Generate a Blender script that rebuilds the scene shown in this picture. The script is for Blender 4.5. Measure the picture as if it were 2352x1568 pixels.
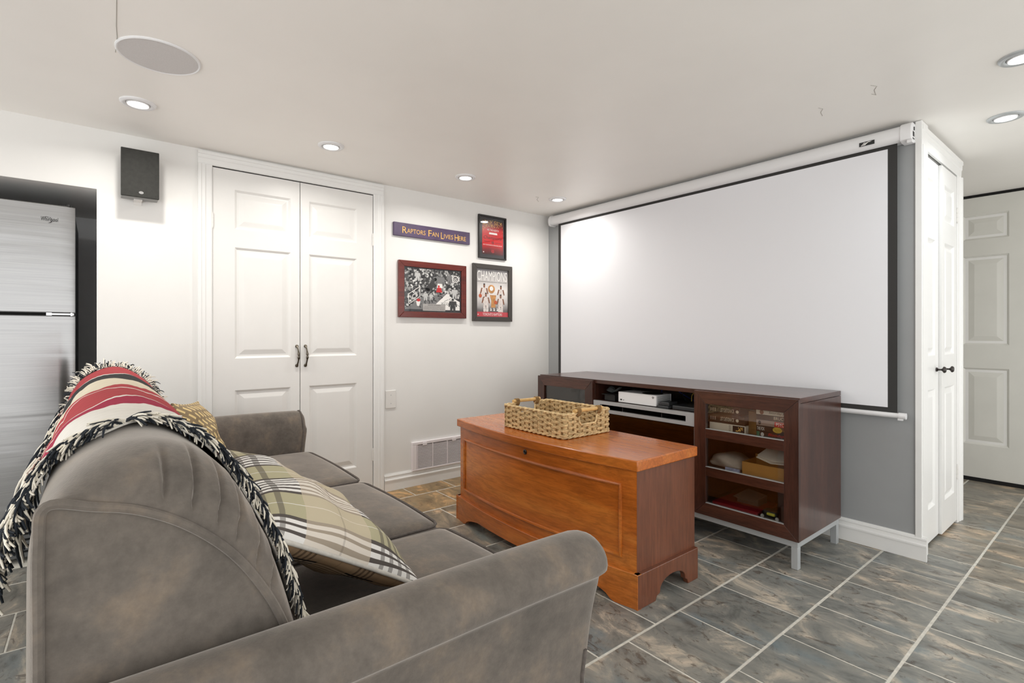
import bpy, bmesh, math, random
import numpy as np
from mathutils import Vector, Matrix

# ------------------------------------------------------------------ camera, world, exposure
SC = bpy.context.scene
COL = SC.collection
for _o in list(bpy.data.objects):
    bpy.data.objects.remove(_o)
cam_d = bpy.data.cameras.new('camera')
cam = bpy.data.objects.new('camera', cam_d)
COL.objects.link(cam)
cam.location = (3.3079, -3.0882, 1.0914)
cam.rotation_euler = (math.radians(90), 0, math.radians(141.054 - 90))
cam_d.sensor_width = 36
cam_d.lens = 1176.737 / 2352 * 36
cam_d.shift_y = -(784 - 766.12) / 2352
cam_d.clip_start = 0.03
SC.camera = cam

world = bpy.data.worlds.new('world')
SC.world = world
world.use_nodes = True
bg = world.node_tree.nodes['Background']
bg.inputs[0].default_value = (1.0, 0.992, 0.975, 1)
bg.inputs[1].default_value = 2.05

SC.view_settings.view_transform = 'Standard'
SC.view_settings.look = 'None'
SC.view_settings.gamma = 1
SC.view_settings.use_curve_mapping = False
SC.view_settings.exposure = -0.16
LAMP_W = 5.2           # watts of each pot light

random.seed(7)
H = 2.12                # ceiling height

# ------------------------------------------------------------------ helpers
def lin(c):
    out = []
    for v in c[:3]:
        v = v / 255.0
        out.append(v / 12.92 if v <= 0.04045 else ((v + 0.055) / 1.055) ** 2.4)
    return (out[0], out[1], out[2], 1)

MATS = {}
def nodes_of(name):
    m = bpy.data.materials.new(name)
    m.use_nodes = True
    nt = m.node_tree
    MATS[name] = m
    return m, nt, nt.nodes['Principled BSDF']

def N(nt, typ, **kw):
    n = nt.nodes.new(typ)
    for k, v in kw.items():
        if isinstance(k, str) and k.startswith('_'):
            n.inputs[k[1:]].default_value = v
        else:
            setattr(n, k, v)
    return n

def coords(nt, scale=(1, 1, 1), kind='Object', rot=(0, 0, 0)):
    t = nt.nodes.new('ShaderNodeTexCoord')
    mp = nt.nodes.new('ShaderNodeMapping')
    mp.inputs['Scale'].default_value = scale
    mp.inputs['Rotation'].default_value = rot
    nt.links.new(t.outputs[kind], mp.inputs[0])
    return mp.outputs[0]

def ramp(nt, fac, stops, interp='LINEAR'):
    r = nt.nodes.new('ShaderNodeValToRGB')
    r.color_ramp.interpolation = interp
    el = r.color_ramp.elements
    while len(el) < len(stops):
        el.new(0.5)
    for e, (p, c) in zip(el, stops):
        e.position = p
        e.color = c
    nt.links.new(fac, r.inputs[0])
    return r.outputs[0]

def mix(nt, fac, a, b, mode='MIX'):
    n = nt.nodes.new('ShaderNodeMix')
    n.data_type = 'RGBA'
    n.blend_type = mode
    for sock, val in ((n.inputs[0], fac), (n.inputs[6], a), (n.inputs[7], b)):
        if hasattr(val, 'is_linked'):
            nt.links.new(val, sock)
        else:
            sock.default_value = val
    return n.outputs[2]

def noise(nt, vec, scale, detail=3, rough=0.55, dist=0.0):
    n = nt.nodes.new('ShaderNodeTexNoise')
    n.inputs['Scale'].default_value = scale
    n.inputs['Detail'].default_value = detail
    n.inputs['Roughness'].default_value = rough
    n.inputs['Distortion'].default_value = dist
    nt.links.new(vec, n.inputs['Vector'])
    return n.outputs['Fac']

def mth(nt, op, a, b=None, c=None):
    n = nt.nodes.new('ShaderNodeMath')
    n.operation = op
    for i, v in enumerate((a, b, c)):
        if v is None:
            continue
        if hasattr(v, 'is_linked'):
            nt.links.new(v, n.inputs[i])
        else:
            n.inputs[i].default_value = v
    return n.outputs[0]

def bump(nt, bs, fac, strength, dist=0.01):
    b = nt.nodes.new('ShaderNodeBump')
    b.inputs['Strength'].default_value = strength
    b.inputs['Distance'].default_value = dist
    nt.links.new(fac, b.inputs['Height'])
    nt.links.new(b.outputs[0], bs.inputs['Normal'])

def plain(name, col, rough=0.5, metal=0.0, var=0.0, vscale=8, bmp=0.0, bscale=120, spec=0.5, sheen=0, coat=0):
    m, nt, bs = nodes_of(name)
    c = lin(col)
    bs.inputs['Base Color'].default_value = c
    bs.inputs['Roughness'].default_value = rough
    bs.inputs['Metallic'].default_value = metal
    bs.inputs['Specular IOR Level'].default_value = spec
    if sheen:
        bs.inputs['Sheen Weight'].default_value = sheen
        bs.inputs['Sheen Roughness'].default_value = 0.4
    if coat:
        bs.inputs['Coat Weight'].default_value = coat
        bs.inputs['Coat Roughness'].default_value = 0.1
    v = coords(nt)
    if var:
        f = noise(nt, v, vscale, 5)
        lo = tuple(x * (1 - var) for x in c[:3]) + (1,)
        hi = tuple(min(1, x * (1 + var)) for x in c[:3]) + (1,)
        nt.links.new(ramp(nt, f, [(0.3, lo), (0.7, hi)]), bs.inputs['Base Color'])
    if bmp:
        bump(nt, bs, noise(nt, v, bscale, 2), bmp, 0.004)
    return m

def wood(name, dark, mid, light, axis='x', rough=0.3, scale=1.0, coat=0.0, bmp=0.05, fine=1.0):
    m, nt, bs = nodes_of(name)
    s = {'x': (0.6, 7, 7), 'y': (7, 0.6, 7), 'z': (7, 7, 0.6)}[axis]
    s = tuple(v * scale for v in s)
    v = coords(nt, s)
    warp = noise(nt, v, 0.8, 3, 0.5, 0.6)
    grain = noise(nt, coords(nt, tuple(q * 7 for q in s)), 1.6, 5, 0.7, 0.4)
    big = ramp(nt, warp, [(0.25, lin(dark)), (0.5, lin(mid)), (0.78, lin(light))])
    g = ramp(nt, grain, [(0.35, (1 - 0.35 * fine,) * 3 + (1,)), (0.6, (1, 1, 1, 1))])
    nt.links.new(mix(nt, 1.0, big, g, 'MULTIPLY'), bs.inputs['Base Color'])
    bs.inputs['Roughness'].default_value = rough
    if coat:
        bs.inputs['Coat Weight'].default_value = coat
        bs.inputs['Coat Roughness'].default_value = 0.12
    bump(nt, bs, grain, bmp, 0.002)
    return m

def emit(name, col, strength):
    m, nt, bs = nodes_of(name)
    bs.inputs['Base Color'].default_value = lin(col)
    bs.inputs['Emission Color'].default_value = lin(col)
    bs.inputs['Emission Strength'].default_value = strength
    return m

# ------------------------------------------------------------------ mesh building
WLOC = {}

class MB:
    def __init__(self):
        self.v = []
        self.f = []
        self.mi = []
        self.cur = 0
    def add(self, verts, faces):
        b = len(self.v)
        self.v += [tuple(map(float, p)) for p in verts]
        self.f += [tuple(b + i for i in q) for q in faces]
        self.mi += [self.cur] * len(faces)
        return self
    def box(self, x0, x1, y0, y1, z0, z1):
        v = [(x, y, z) for x in (x0, x1) for y in (y0, y1) for z in (z0, z1)]
        return self.add(v, [(0, 1, 3, 2), (4, 6, 7, 5), (0, 4, 5, 1), (2, 3, 7, 6), (0, 2, 6, 4), (1, 5, 7, 3)])
    def tube(self, path, r, n=8, closed=False, cap=True, flat=None):
        P = [Vector(p) for p in path]
        m = len(P)
        rs = r if isinstance(r, (list, tuple)) else [r] * m
        verts, faces = [], []
        up = None
        for i in range(m):
            a = P[i - 1] if (i > 0 or closed) else P[i]
            b = P[(i + 1) % m] if (i < m - 1 or closed) else P[i]
            t = (b - a)
            if t.length < 1e-9:
                t = Vector((0, 0, 1))
            t.normalize()
            if up is None:
                up = Vector((0, 0, 1)) if abs(t.z) < 0.9 else Vector((1, 0, 0))
            s = t.cross(up)
            if s.length < 1e-6:
                s = t.orthogonal()
            s.normalize()
            u = s.cross(t).normalized()
            up = u
            for k in range(n):
                an = 2 * math.pi * k / n
                verts.append(P[i] + s * (rs[i] * math.cos(an)) + u * (rs[i] * math.sin(an)))
        rng = m if closed else m - 1
        for i in range(rng):
            j = (i + 1) % m
            for k in range(n):
                l = (k + 1) % n
                faces.append((i * n + k, i * n + l, j * n + l, j * n + k))
        if cap and not closed:
            faces.append(tuple(range(n - 1, -1, -1)))
            faces.append(tuple((m - 1) * n + k for k in range(n)))
        return self.add(verts, faces)
    def lathe(self, prof, origin, axis=(0, 0, 1), n=32, cap=True):
        a = Vector(axis).normalized()
        s = a.orthogonal().normalized()
        u = a.cross(s)
        o = Vector(origin)
        verts, faces = [], []
        for r, h in prof:
            for k in range(n):
                an = 2 * math.pi * k / n
                verts.append(o + a * h + s * (r * math.cos(an)) + u * (r * math.sin(an)))
        m = len(prof)
        for i in range(m - 1):
            for k in range(n):
                l = (k + 1) % n
                faces.append((i * n + k, i * n + l, (i + 1) * n + l, (i + 1) * n + k))
        if cap:
            faces.append(tuple(range(n - 1, -1, -1)))
            faces.append(tuple((m - 1) * n + k for k in range(n)))
        return self.add(verts, faces)
    def prism(self, poly, F, n0, n1):
        """poly in (u,v), extruded along n from n0 to n1; F maps (u,v,n) to world"""
        k = len(poly)
        v = [F(u, w, n0) for u, w in poly] + [F(u, w, n1) for u, w in poly]
        f = [tuple(range(k - 1, -1, -1)), tuple(range(k, 2 * k))]
        f += [(i, (i + 1) % k, k + (i + 1) % k, k + i) for i in range(k)]
        return self.add(v, f)
    def flat(self, poly, F, n):
        return self.add([F(u, w, n) for u, w in poly], [tuple(range(len(poly)))])
    def loft(self, rings, closed_ring=True, cap=True):
        n = len(rings[0])
        v = [p for r in rings for p in r]
        f = []
        for i in range(len(rings) - 1):
            for k in range(n if closed_ring else n - 1):
                l = (k + 1) % n
                f.append((i * n + k, i * n + l, (i + 1) * n + l, (i + 1) * n + k))
        if cap and closed_ring:
            f.append(tuple(range(n - 1, -1, -1)))
            f.append(tuple((len(rings) - 1) * n + k for k in range(n)))
        return self.add(v, f)
    def build(self, name, mat, parent=None, smooth=False, bev=0.0, kind=None, origin=None, seg=2, fix=True, label=None):
        pl = WLOC[parent.name] if parent is not None else Vector((0, 0, 0))
        if parent is None:
            a = np.array(self.v)
            pl = Vector(origin) if origin else Vector(((a[:, 0].min() + a[:, 0].max()) / 2, (a[:, 1].min() + a[:, 1].max()) / 2, a[:, 2].min()))
        me = bpy.data.meshes.new(name)
        me.from_pydata([(x - pl.x, y - pl.y, z - pl.z) for x, y, z in self.v], [], self.f)
        mats = mat if isinstance(mat, (list, tuple)) else [mat]
        for m in mats:
            me.materials.append(m)
        if len(mats) > 1:
            me.polygons.foreach_set('material_index', self.mi)
        if fix:
            bm = bmesh.new()
            bm.from_mesh(me)
            bmesh.ops.recalc_face_normals(bm, faces=bm.faces)
            bm.to_mesh(me)
            bm.free()
        if smooth:
            me.polygons.foreach_set('use_smooth', [True] * len(me.polygons))
            if smooth != 'all':
                me.set_sharp_from_angle(angle=math.radians(40))
        o = bpy.data.objects.new(name, me)
        COL.objects.link(o)
        if parent is not None:
            o.parent = parent
        else:
            o.location = pl
        WLOC[o.name] = pl.copy()
        if bev:
            b = o.modifiers.new('bevel', 'BEVEL')
            b.width = bev
            b.segments = seg
            b.limit_method = 'ANGLE'
            b.angle_limit = math.radians(40)
            b.harden_normals = False
        if kind is None and parent is not None and name.endswith(('lettering', 'print', 'engraving', 'logo')):
            kind = 'stuff'
        if kind:
            o['kind'] = kind
        if label:
            o['label'] = label
        return o

def empty(name, loc):
    o = bpy.data.objects.new(name, None)
    COL.objects.link(o)
    o.location = loc
    o.empty_display_size = 0.05
    WLOC[o.name] = Vector(loc)
    return o

def tag(o, label, cat, group=None):
    o['label'] = label
    o['category'] = cat
    if group:
        o['group'] = group
    return o

def frame(o, U, V, Nn):
    o, U, V, Nn = Vector(o), Vector(U), Vector(V), Vector(Nn)
    return lambda u, v, n=0.0: o + U * u + V * v + Nn * n

def box(name, mat, parent, x0, x1, y0, y1, z0, z1, bev=0.0, **kw):
    return MB().box(x0, x1, y0, y1, z0, z1).build(name, mat, parent, bev=bev, **kw)

_TXT = {}
def text_polys(body, shear=0.0, spacing=1.0):
    key = (body, shear, spacing)
    if key in _TXT:
        return _TXT[key]
    cu = bpy.data.curves.new('txt', 'FONT')
    cu.body = body
    cu.shear = shear
    cu.space_character = spacing
    cu.resolution_u = 3
    ob = bpy.data.objects.new('txt', cu)
    COL.objects.link(ob)
    dg = bpy.context.evaluated_depsgraph_get()
    dg.update()
    me = bpy.data.meshes.new_from_object(ob.evaluated_get(dg))
    v = np.array([tuple(p.co)[:2] for p in me.vertices])
    f = [tuple(p.vertices) for p in me.polygons]
    bpy.data.objects.remove(ob)
    bpy.data.curves.remove(cu)
    bpy.data.meshes.remove(me)
    lo, hi = v.min(0), v.max(0)
    v = (v - lo) / (hi - lo)
    _TXT[key] = (v, f)
    return v, f

def add_text(mb, body, F, u0, u1, v0, v1, n, flip=False, shear=0.0, spacing=1.0, bold=0.0):
    v, f = text_polys(body, shear, spacing)
    w = v.copy()
    if flip:
        w = 1 - w
    mb.add([F(u0 + a * (u1 - u0), v0 + b * (v1 - v0), n) for a, b in w], f)

def circle(cx, cy, r, n=20, ry=None):
    ry = ry or r
    return [(cx + r * math.cos(2 * math.pi * k / n), cy + ry * math.sin(2 * math.pi * k / n)) for k in range(n)]

def capsule(p, q, r1, r2, n=6):
    ax, ay = q[0] - p[0], q[1] - p[1]
    an = math.atan2(ay, ax)
    out = []
    for k in range(n + 1):
        t = an + math.pi / 2 + math.pi * k / n
        out.append((p[0] + r1 * math.cos(t), p[1] + r1 * math.sin(t)))
    for k in range(n + 1):
        t = an - math.pi / 2 + math.pi * k / n
        out.append((q[0] + r2 * math.cos(t), q[1] + r2 * math.sin(t)))
    return out

def catmull(pts, n):
    P = np.array(pts, float)
    d = np.r_[0, np.cumsum(np.linalg.norm(np.diff(P, axis=0), axis=1))]
    d /= d[-1]
    t = np.linspace(0, 1, n)
    m = np.gradient(P, d, axis=0)
    out = []
    for x in t:
        i = min(len(d) - 2, max(0, np.searchsorted(d, x) - 1))
        h = d[i + 1] - d[i]
        s = (x - d[i]) / h
        out.append((2 * s**3 - 3 * s**2 + 1) * P[i] + (s**3 - 2 * s**2 + s) * h * m[i] + (-2 * s**3 + 3 * s**2) * P[i + 1] + (s**3 - s**2) * h * m[i + 1])
    return np.array(out)

def rounded_box(c, h, r, n=14, puff=0.0, puffy=0.0, seed=None):
    """closed rounded box; returns verts, faces"""
    bm = bmesh.new()
    bmesh.ops.create_cube(bm, size=2)
    bmesh.ops.subdivide_edges(bm, edges=bm.edges[:], cuts=n, use_grid_fill=True)
    out = []
    for v in bm.verts:
        # spread samples towards the edges
        p = Vector([math.copysign(abs(math.sin(q * math.pi / 2)) ** 0.9, q) for q in v.co])
        w = Vector([p[i] * h[i] for i in range(3)])
        inner = Vector([max(-(h[i] - r), min(h[i] - r, w[i])) for i in range(3)])
        dd = w - inner
        if dd.length > 1e-9:
            # map cube corner region to sphere
            m = max(abs(x) for x in dd) or 1
            dd = dd.normalized() * (m if m < r else r)
        q = inner + dd
        q.z += puff * (1 - p.x ** 2) * (1 - p.y ** 2) * (1 if p.z > 0 else -0.2) * abs(p.z)
        q.y += puffy * (1 - p.x ** 2) * p.y
        out.append(Vector(c) + q)
    fs = [tuple(v.index for v in f.verts) for f in bm.faces]
    bm.free()
    return out, fs

# ------------------------------------------------------------------ materials
M = {}
M['wall'] = plain('white_wall_paint', (232, 231, 228), 0.55, var=0.015, vscale=3, bmp=0.03, bscale=90)
M['ceil'] = plain('white_ceiling_paint', (245, 242, 237), 0.42, var=0.02, vscale=2, bmp=0.04, bscale=140)
M['gray'] = plain('grey_wall_paint', (158, 160, 161), 0.5, var=0.03, vscale=4, bmp=0.03, bscale=90)
M['alcove'] = plain('pale_grey_alcove_paint', (228, 229, 230), 0.5, var=0.03)
M['trim'] = plain('white_gloss_trim', (236, 236, 234), 0.32, var=0.01, bmp=0.01)
M['door'] = plain('white_door_paint', (231, 230, 227), 0.38, var=0.015, vscale=6, bmp=0.03, bscale=200)
M['farDoor'] = plain('cream_door_paint', (214, 213, 206), 0.45, var=0.03, vscale=5, bmp=0.03)
M['black'] = plain('black_plastic', (22, 22, 22), 0.45, var=0.1)
M['void'] = plain('dark_gap', (14, 13, 12), 0.9)
M['grout'] = plain('pale_grout', (205, 202, 192), 0.85, var=0.15, vscale=40)
M['chrome'] = plain('chrome', (210, 210, 210), 0.2, 1.0)
M['pewter'] = plain('dark_pewter', (112, 106, 96), 0.3, 1.0, var=0.5, vscale=120)
M['bronze'] = plain('dark_bronze_knob', (70, 66, 64), 0.3, 0.9)
M['silver'] = plain('silver_lacquer', (190, 194, 196), 0.35, 0.35)
M['plate'] = plain('white_plastic', (228, 226, 222), 0.35)
M['vent'] = plain('white_vent_plastic', (236, 230, 232), 0.4)
M['grille'] = plain('speaker_grille_white', (205, 202, 201), 0.6, var=0.05, vscale=300)
M['cloth_black'] = plain('black_speaker_cloth', (44, 44, 41), 0.85, var=0.2, vscale=60, bmp=0.2, bscale=400)
M['spk_side'] = plain('grey_sheen_speaker_body', (128, 128, 126), 0.35, var=0.05)  # gloss reflection off the sides is put into this lighter grey
M['screen'] = plain('matte_screen_white', (235, 236, 240), 0.7)
M['screen_black'] = plain('screen_black_border', (52, 51, 50), 0.8)
M['case'] = plain('screen_case_white', (232, 232, 233), 0.3)
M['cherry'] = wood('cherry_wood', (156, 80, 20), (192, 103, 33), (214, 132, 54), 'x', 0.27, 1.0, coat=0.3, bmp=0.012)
M['cherry_z_shaded'] = wood('cherry_wood_upright_shaded', (100, 54, 32), (114, 64, 40), (130, 76, 50), 'z', 0.3, 1.2, coat=0.25, bmp=0.015)  # same wood; the weaker light on the chest ends is put into darker tones
M['walnut'] = wood('dark_walnut', (54, 30, 22), (74, 42, 31), (94, 57, 43), 'x', 0.30, 1.6, coat=0.35, fine=1.3, bmp=0.02)
M['walnut_z'] = wood('dark_walnut_upright', (55, 31, 23), (74, 43, 33), (93, 58, 45), 'z', 0.30, 1.6, coat=0.3, fine=1.3, bmp=0.02)
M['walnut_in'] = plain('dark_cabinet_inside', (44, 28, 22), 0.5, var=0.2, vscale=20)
M['redwood'] = wood('red_mahogany', (76, 20, 10), (104, 30, 17), (126, 42, 24), 'y', 0.25, 1.5, coat=0.4)
M['bamboo'] = plain('bamboo', (216, 176, 112), 0.45, var=0.12, vscale=30)
M['weave'] = plain('seagrass_straw', (214, 186, 138), 0.75, var=0.28, vscale=60, bmp=0.3, bscale=500)
M['weave_dark'] = plain('seagrass_stake', (142, 110, 66), 0.8, var=0.3, vscale=60)
M['fabric'] = None
M['white_plastic'] = plain('console_white', (236, 236, 236), 0.35)
M['card'] = plain('brown_cardboard', (176, 128, 62), 0.75, var=0.08)
M['paper'] = plain('white_paper', (214, 208, 196), 0.7, var=0.06, vscale=20)
M['print_white'] = plain('print_white', (238, 236, 232), 0.5)
M['print_black'] = plain('print_black', (24, 23, 24), 0.5)
M['print_gold'] = plain('print_gold', (230, 182, 98), 0.45, var=0.15, vscale=60)
M['print_red'] = plain('print_red', (198, 30, 34), 0.4)
M['print_brown'] = plain('print_brown', (60, 42, 30), 0.5)
M['print_cream'] = plain('print_cream', (222, 212, 192), 0.5)
M['skin'] = plain('print_skin', (132, 84, 58), 0.5)
M['ball'] = plain('print_ball', (190, 84, 38), 0.5)
M['g1'] = plain('print_grey_dark', (52, 52, 52), 0.5)
M['g2'] = plain('print_grey_mid', (120, 120, 120), 0.5)
M['g3'] = plain('print_grey_light', (196, 196, 194), 0.5)
M['lens'] = emit('lamp_lens', (255, 252, 246), 9.0)

# sofa microsuede
m, nt, bs = nodes_of('grey_brown_microsuede')
v = coords(nt)
a = noise(nt, v, 9, 6, 0.65)
b = noise(nt, v, 70, 4, 0.7)
c1 = ramp(nt, a, [(0.3, lin((86, 81, 76))), (0.52, lin((106, 99, 92))), (0.72, lin((128, 115, 101)))])
c2 = ramp(nt, b, [(0.3, (0.86,) * 3 + (1,)), (0.7, (1.08,) * 3 + (1,))])
nt.links.new(mix(nt, 1.0, c1, c2, 'MULTIPLY'), bs.inputs['Base Color'])
bs.inputs['Roughness'].default_value = 0.9
bs.inputs['Specular IOR Level'].default_value = 0.2
bs.inputs['Sheen Weight'].default_value = 0.5
bs.inputs['Sheen Tint'].default_value = (1.0, 0.94, 0.87, 1)
bs.inputs['Sheen Roughness'].default_value = 0.4
bump(nt, bs, noise(nt, v, 260, 3, 0.6), 0.15, 0.003)
M['fabric'] = m
M['piping'] = plain('sofa_piping', (92, 85, 80), 0.9, var=0.2, vscale=80)

# slate floor tile, tinted through each tile's object colour
m, nt, bs = nodes_of('slate_look_tile')
geo = nt.nodes.new('ShaderNodeNewGeometry')
oi = nt.nodes.new('ShaderNodeObjectInfo')
add = nt.nodes.new('ShaderNodeVectorMath'); add.operation = 'MULTIPLY_ADD'
add.inputs[1].default_value = (1, 1, 1)
comb = nt.nodes.new('ShaderNodeCombineXYZ')
for i, k in enumerate((37.0, 91.0, 13.0)):
    nt.links.new(mth(nt, 'MULTIPLY', oi.outputs['Random'], k), comb.inputs[i])
nt.links.new(geo.outputs['Position'], add.inputs[0])
nt.links.new(comb.outputs[0], add.inputs[2])
mp = nt.nodes.new('ShaderNodeMapping')
mp.inputs['Scale'].default_value = (1.0, 1.7, 1.0)
mp.inputs['Rotation'].default_value = (0, 0, math.radians(-12))
nt.links.new(add.outputs[0], mp.inputs[0])
vv = mp.outputs[0]
n1 = noise(nt, vv, 5.0, 7, 0.66, 0.7)
n2 = noise(nt, vv, 3.2, 4, 0.55, 0.2)
n3 = noise(nt, vv, 9.0, 8, 0.72, 1.6)
n4 = noise(nt, vv, 36.0, 4, 0.7, 1.0)
base = ramp(nt, n1, [(0.30, lin((88, 88, 84))), (0.42, lin((118, 120, 116))), (0.54, lin((140, 139, 132))), (0.68, lin((200, 188, 170)))])
blue = ramp(nt, n2, [(0.56, (0, 0, 0, 1)), (0.72, (0.75, 0.75, 0.75, 1))])
base = mix(nt, blue, base, lin((118, 134, 140)))
vein = ramp(nt, n3, [(0.55, (0, 0, 0, 1)), (0.63, (0.75, 0.75, 0.75, 1)), (0.72, (0.1, 0.1, 0.1, 1))])
base = mix(nt, vein, base, lin((74, 62, 52)))
fine_ = ramp(nt, n4, [(0.62, (0, 0, 0, 1)), (0.74, (0.55, 0.55, 0.55, 1))])
base = mix(nt, fine_, base, lin((70, 66, 62)))
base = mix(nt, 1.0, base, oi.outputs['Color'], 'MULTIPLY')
nt.links.new(base, bs.inputs['Base Color'])
bs.inputs['Roughness'].default_value = 0.36
bump(nt, bs, n3, 0.12, 0.004)
M['tile'] = m

# brushed stainless: streaks run across the door
m, nt, bs = nodes_of('brushed_stainless')
v = coords(nt, (1, 1.2, 160))
st = noise(nt, v, 2.0, 4, 0.6)
bs.inputs['Metallic'].default_value = 1.0
nt.links.new(ramp(nt, st, [(0.3, lin((158, 158, 159))), (0.7, lin((170, 170, 170)))]), bs.inputs['Base Color'])
bs.inputs['Roughness'].default_value = 0.24
bs.inputs['Anisotropic'].default_value = 0.3
wv = noise(nt, coords(nt, (1, 0.9, 6.0)), 1.3, 2, 0.5, 0.5)
bump(nt, bs, wv, 0.12, 0.02)
M['steel'] = m

def glass(name, tint, gl=0.06, rough=0.02):
    """thin pane: mostly see-through, mirror-like by fresnel"""
    m = bpy.data.materials.new(name)
    m.use_nodes = True
    nt = m.node_tree
    for n in list(nt.nodes):
        nt.nodes.remove(n)
    out = nt.nodes.new('ShaderNodeOutputMaterial')
    tr = nt.nodes.new('ShaderNodeBsdfTransparent')
    tr.inputs[0].default_value = lin(tint)
    gs = nt.nodes.new('ShaderNodeBsdfGlossy')
    gs.inputs['Roughness'].default_value = rough
    lw = nt.nodes.new('ShaderNodeLayerWeight')
    lw.inputs[0].default_value = 0.5
    fr = mth(nt, 'MULTIPLY_ADD', mth(nt, 'POWER', lw.outputs['Facing'], 4.0), 0.9, 0.04)
    mx = nt.nodes.new('ShaderNodeMixShader')
    nt.links.new(mth(nt, 'ADD', fr, gl), mx.inputs[0])
    nt.links.new(tr.outputs[0], mx.inputs[1])
    nt.links.new(gs.outputs[0], mx.inputs[2])
    nt.links.new(mx.outputs[0], out.inputs[0])
    return m
M['glass'] = glass('cabinet_glass', (244, 244, 242), 0.04)
M['glass_dark'] = glass('smoked_glass', (90, 80, 74), 0.12)
M['glass_pic'] = glass('picture_glass', (255, 255, 255), 0.0)

def plaid(name, base, band, dark, white, px, py):
    m, nt, bs = nodes_of(name)
    t = nt.nodes.new('ShaderNodeTexCoord')
    sx = nt.nodes.new('ShaderNodeSeparateXYZ')
    nt.links.new(t.outputs['Object'], sx.inputs[0])
    Z, W = (0, 0, 0, 1), (1, 1, 1, 1)
    f = mth(nt, 'FRACT', mth(nt, 'ADD', mth(nt, 'MULTIPLY', sx.outputs[0], 1.0 / px), 0.70))
    g = mth(nt, 'FRACT', mth(nt, 'ADD', mth(nt, 'MULTIPLY', sx.outputs[1], 1.0 / py), 0.55))
    D, WH, OL = lin(dark), lin(white), lin(band)
    cx = ramp(nt, f, [(0.0, D), (0.05, WH), (0.10, D), (0.135, WH), (0.19, D), (0.225, WH), (0.28, D), (0.315, WH), (0.37, D), (0.405, WH), (0.46, D), (0.51, OL), (0.74, WH), (0.752, OL)], 'CONSTANT')
    # beige weft wash over the middle, dark weft lines elsewhere
    wash = ramp(nt, g, [(0.0, Z), (0.40, (0.5,) * 3 + (1,)), (0.90, Z)], 'CONSTANT')
    c = mix(nt, wash, cx, lin(base))
    h = (0.62,) * 3 + (1,)
    dl = ramp(nt, g, [(0.0, Z), (0.04, h), (0.075, Z), (0.12, h), (0.155, Z), (0.20, h), (0.235, Z), (0.28, h), (0.315, Z), (0.62, (0.25,) * 3 + (1,)), (0.635, Z)], 'CONSTANT')
    c = mix(nt, dl, c, D)
    nt.links.new(c, bs.inputs['Base Color'])
    bs.inputs['Roughness'].default_value = 0.9
    bs.inputs['Specular IOR Level'].default_value = 0.15
    bump(nt, bs, noise(nt, t.outputs['Object'], 500, 2), 0.1, 0.002)
    return m
M['plaid'] = plaid('plaid_cotton', (216, 200, 178), (182, 176, 146), (92, 86, 82), (236, 234, 230), 0.165, 0.33)
M['plaid_back'] = plaid('dark_plaid_cotton', (168, 138, 106), (150, 126, 100), (42, 34, 30), (186, 168, 146), 0.13, 0.15)

# greek-key brocade
m, nt, bs = nodes_of('key_pattern_brocade')
v = coords(nt, (22, 22, 22), 'Object', (0, 0, math.radians(45)))
bt = nt.nodes.new('ShaderNodeTexBrick')
bt.inputs['Color1'].default_value = lin((232, 208, 150)); bt.inputs['Color2'].default_value = lin((226, 200, 140))
bt.inputs['Mortar'].default_value = lin((140, 120, 88))
bt.inputs['Scale'].default_value = 1.0; bt.inputs['Mortar Size'].default_value = 0.16; bt.inputs['Brick Width'].default_value = 1.0; bt.inputs['Row Height'].default_value = 0.5
nt.links.new(v, bt.inputs['Vector'])
nt.links.new(bt.outputs[0], bs.inputs['Base Color'])
bs.inputs['Roughness'].default_value = 0.7
M['key'] = m

# throw blanket bands along world x
m, nt, bs = nodes_of('striped_throw_weave')
g = nt.nodes.new('ShaderNodeNewGeometry')
sp = nt.nodes.new('ShaderNodeSeparateXYZ')
nt.links.new(g.outputs['Position'], sp.inputs[0])
wob = noise(nt, coords(nt, (1.2, 7, 7)), 1.3, 3, 0.6)
xx = mth(nt, 'ADD', sp.outputs[0], mth(nt, 'MULTIPLY', mth(nt, 'SUBTRACT', wob, 0.5), 0.26))
fx = mth(nt, 'DIVIDE', mth(nt, 'SUBTRACT', xx, 0.3), 2.1)
CR, RD, BK, CRM, WH = lin((222, 212, 190)), lin((176, 76, 80)), lin((64, 64, 64)), lin((166, 58, 80)), lin((230, 226, 218))
q = lambda x: (x - 0.3) / 2.1
c = ramp(nt, fx, [(0.0, RD), (q(0.86), WH), (q(0.885), BK), (q(1.12), CR), (q(1.43), RD), (q(1.50), WH), (q(1.52), RD), (q(1.80), WH), (q(1.815), CRM), (q(1.92), WH)], 'CONSTANT')
tx = ramp(nt, noise(nt, coords(nt, (90, 8, 8)), 3, 4, 0.7), [(0.3, (0.82,) * 3 + (1,)), (0.7, (1.05,) * 3 + (1,))])
nt.links.new(mix(nt, 1.0, c, tx, 'MULTIPLY'), bs.inputs['Base Color'])
bs.inputs['Roughness'].default_value = 0.95
bs.inputs['Specular IOR Level'].default_value = 0.1
bump(nt, bs, noise(nt, coords(nt, (260, 60, 60)), 2, 2), 0.2, 0.003)
M['throw'] = m
M['yarn_black'] = plain('navy_black_yarn', (32, 38, 46), 0.9, var=0.2, vscale=40)
M['yarn_white'] = plain('cream_yarn', (232, 226, 212), 0.9, var=0.1, vscale=40)

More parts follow.
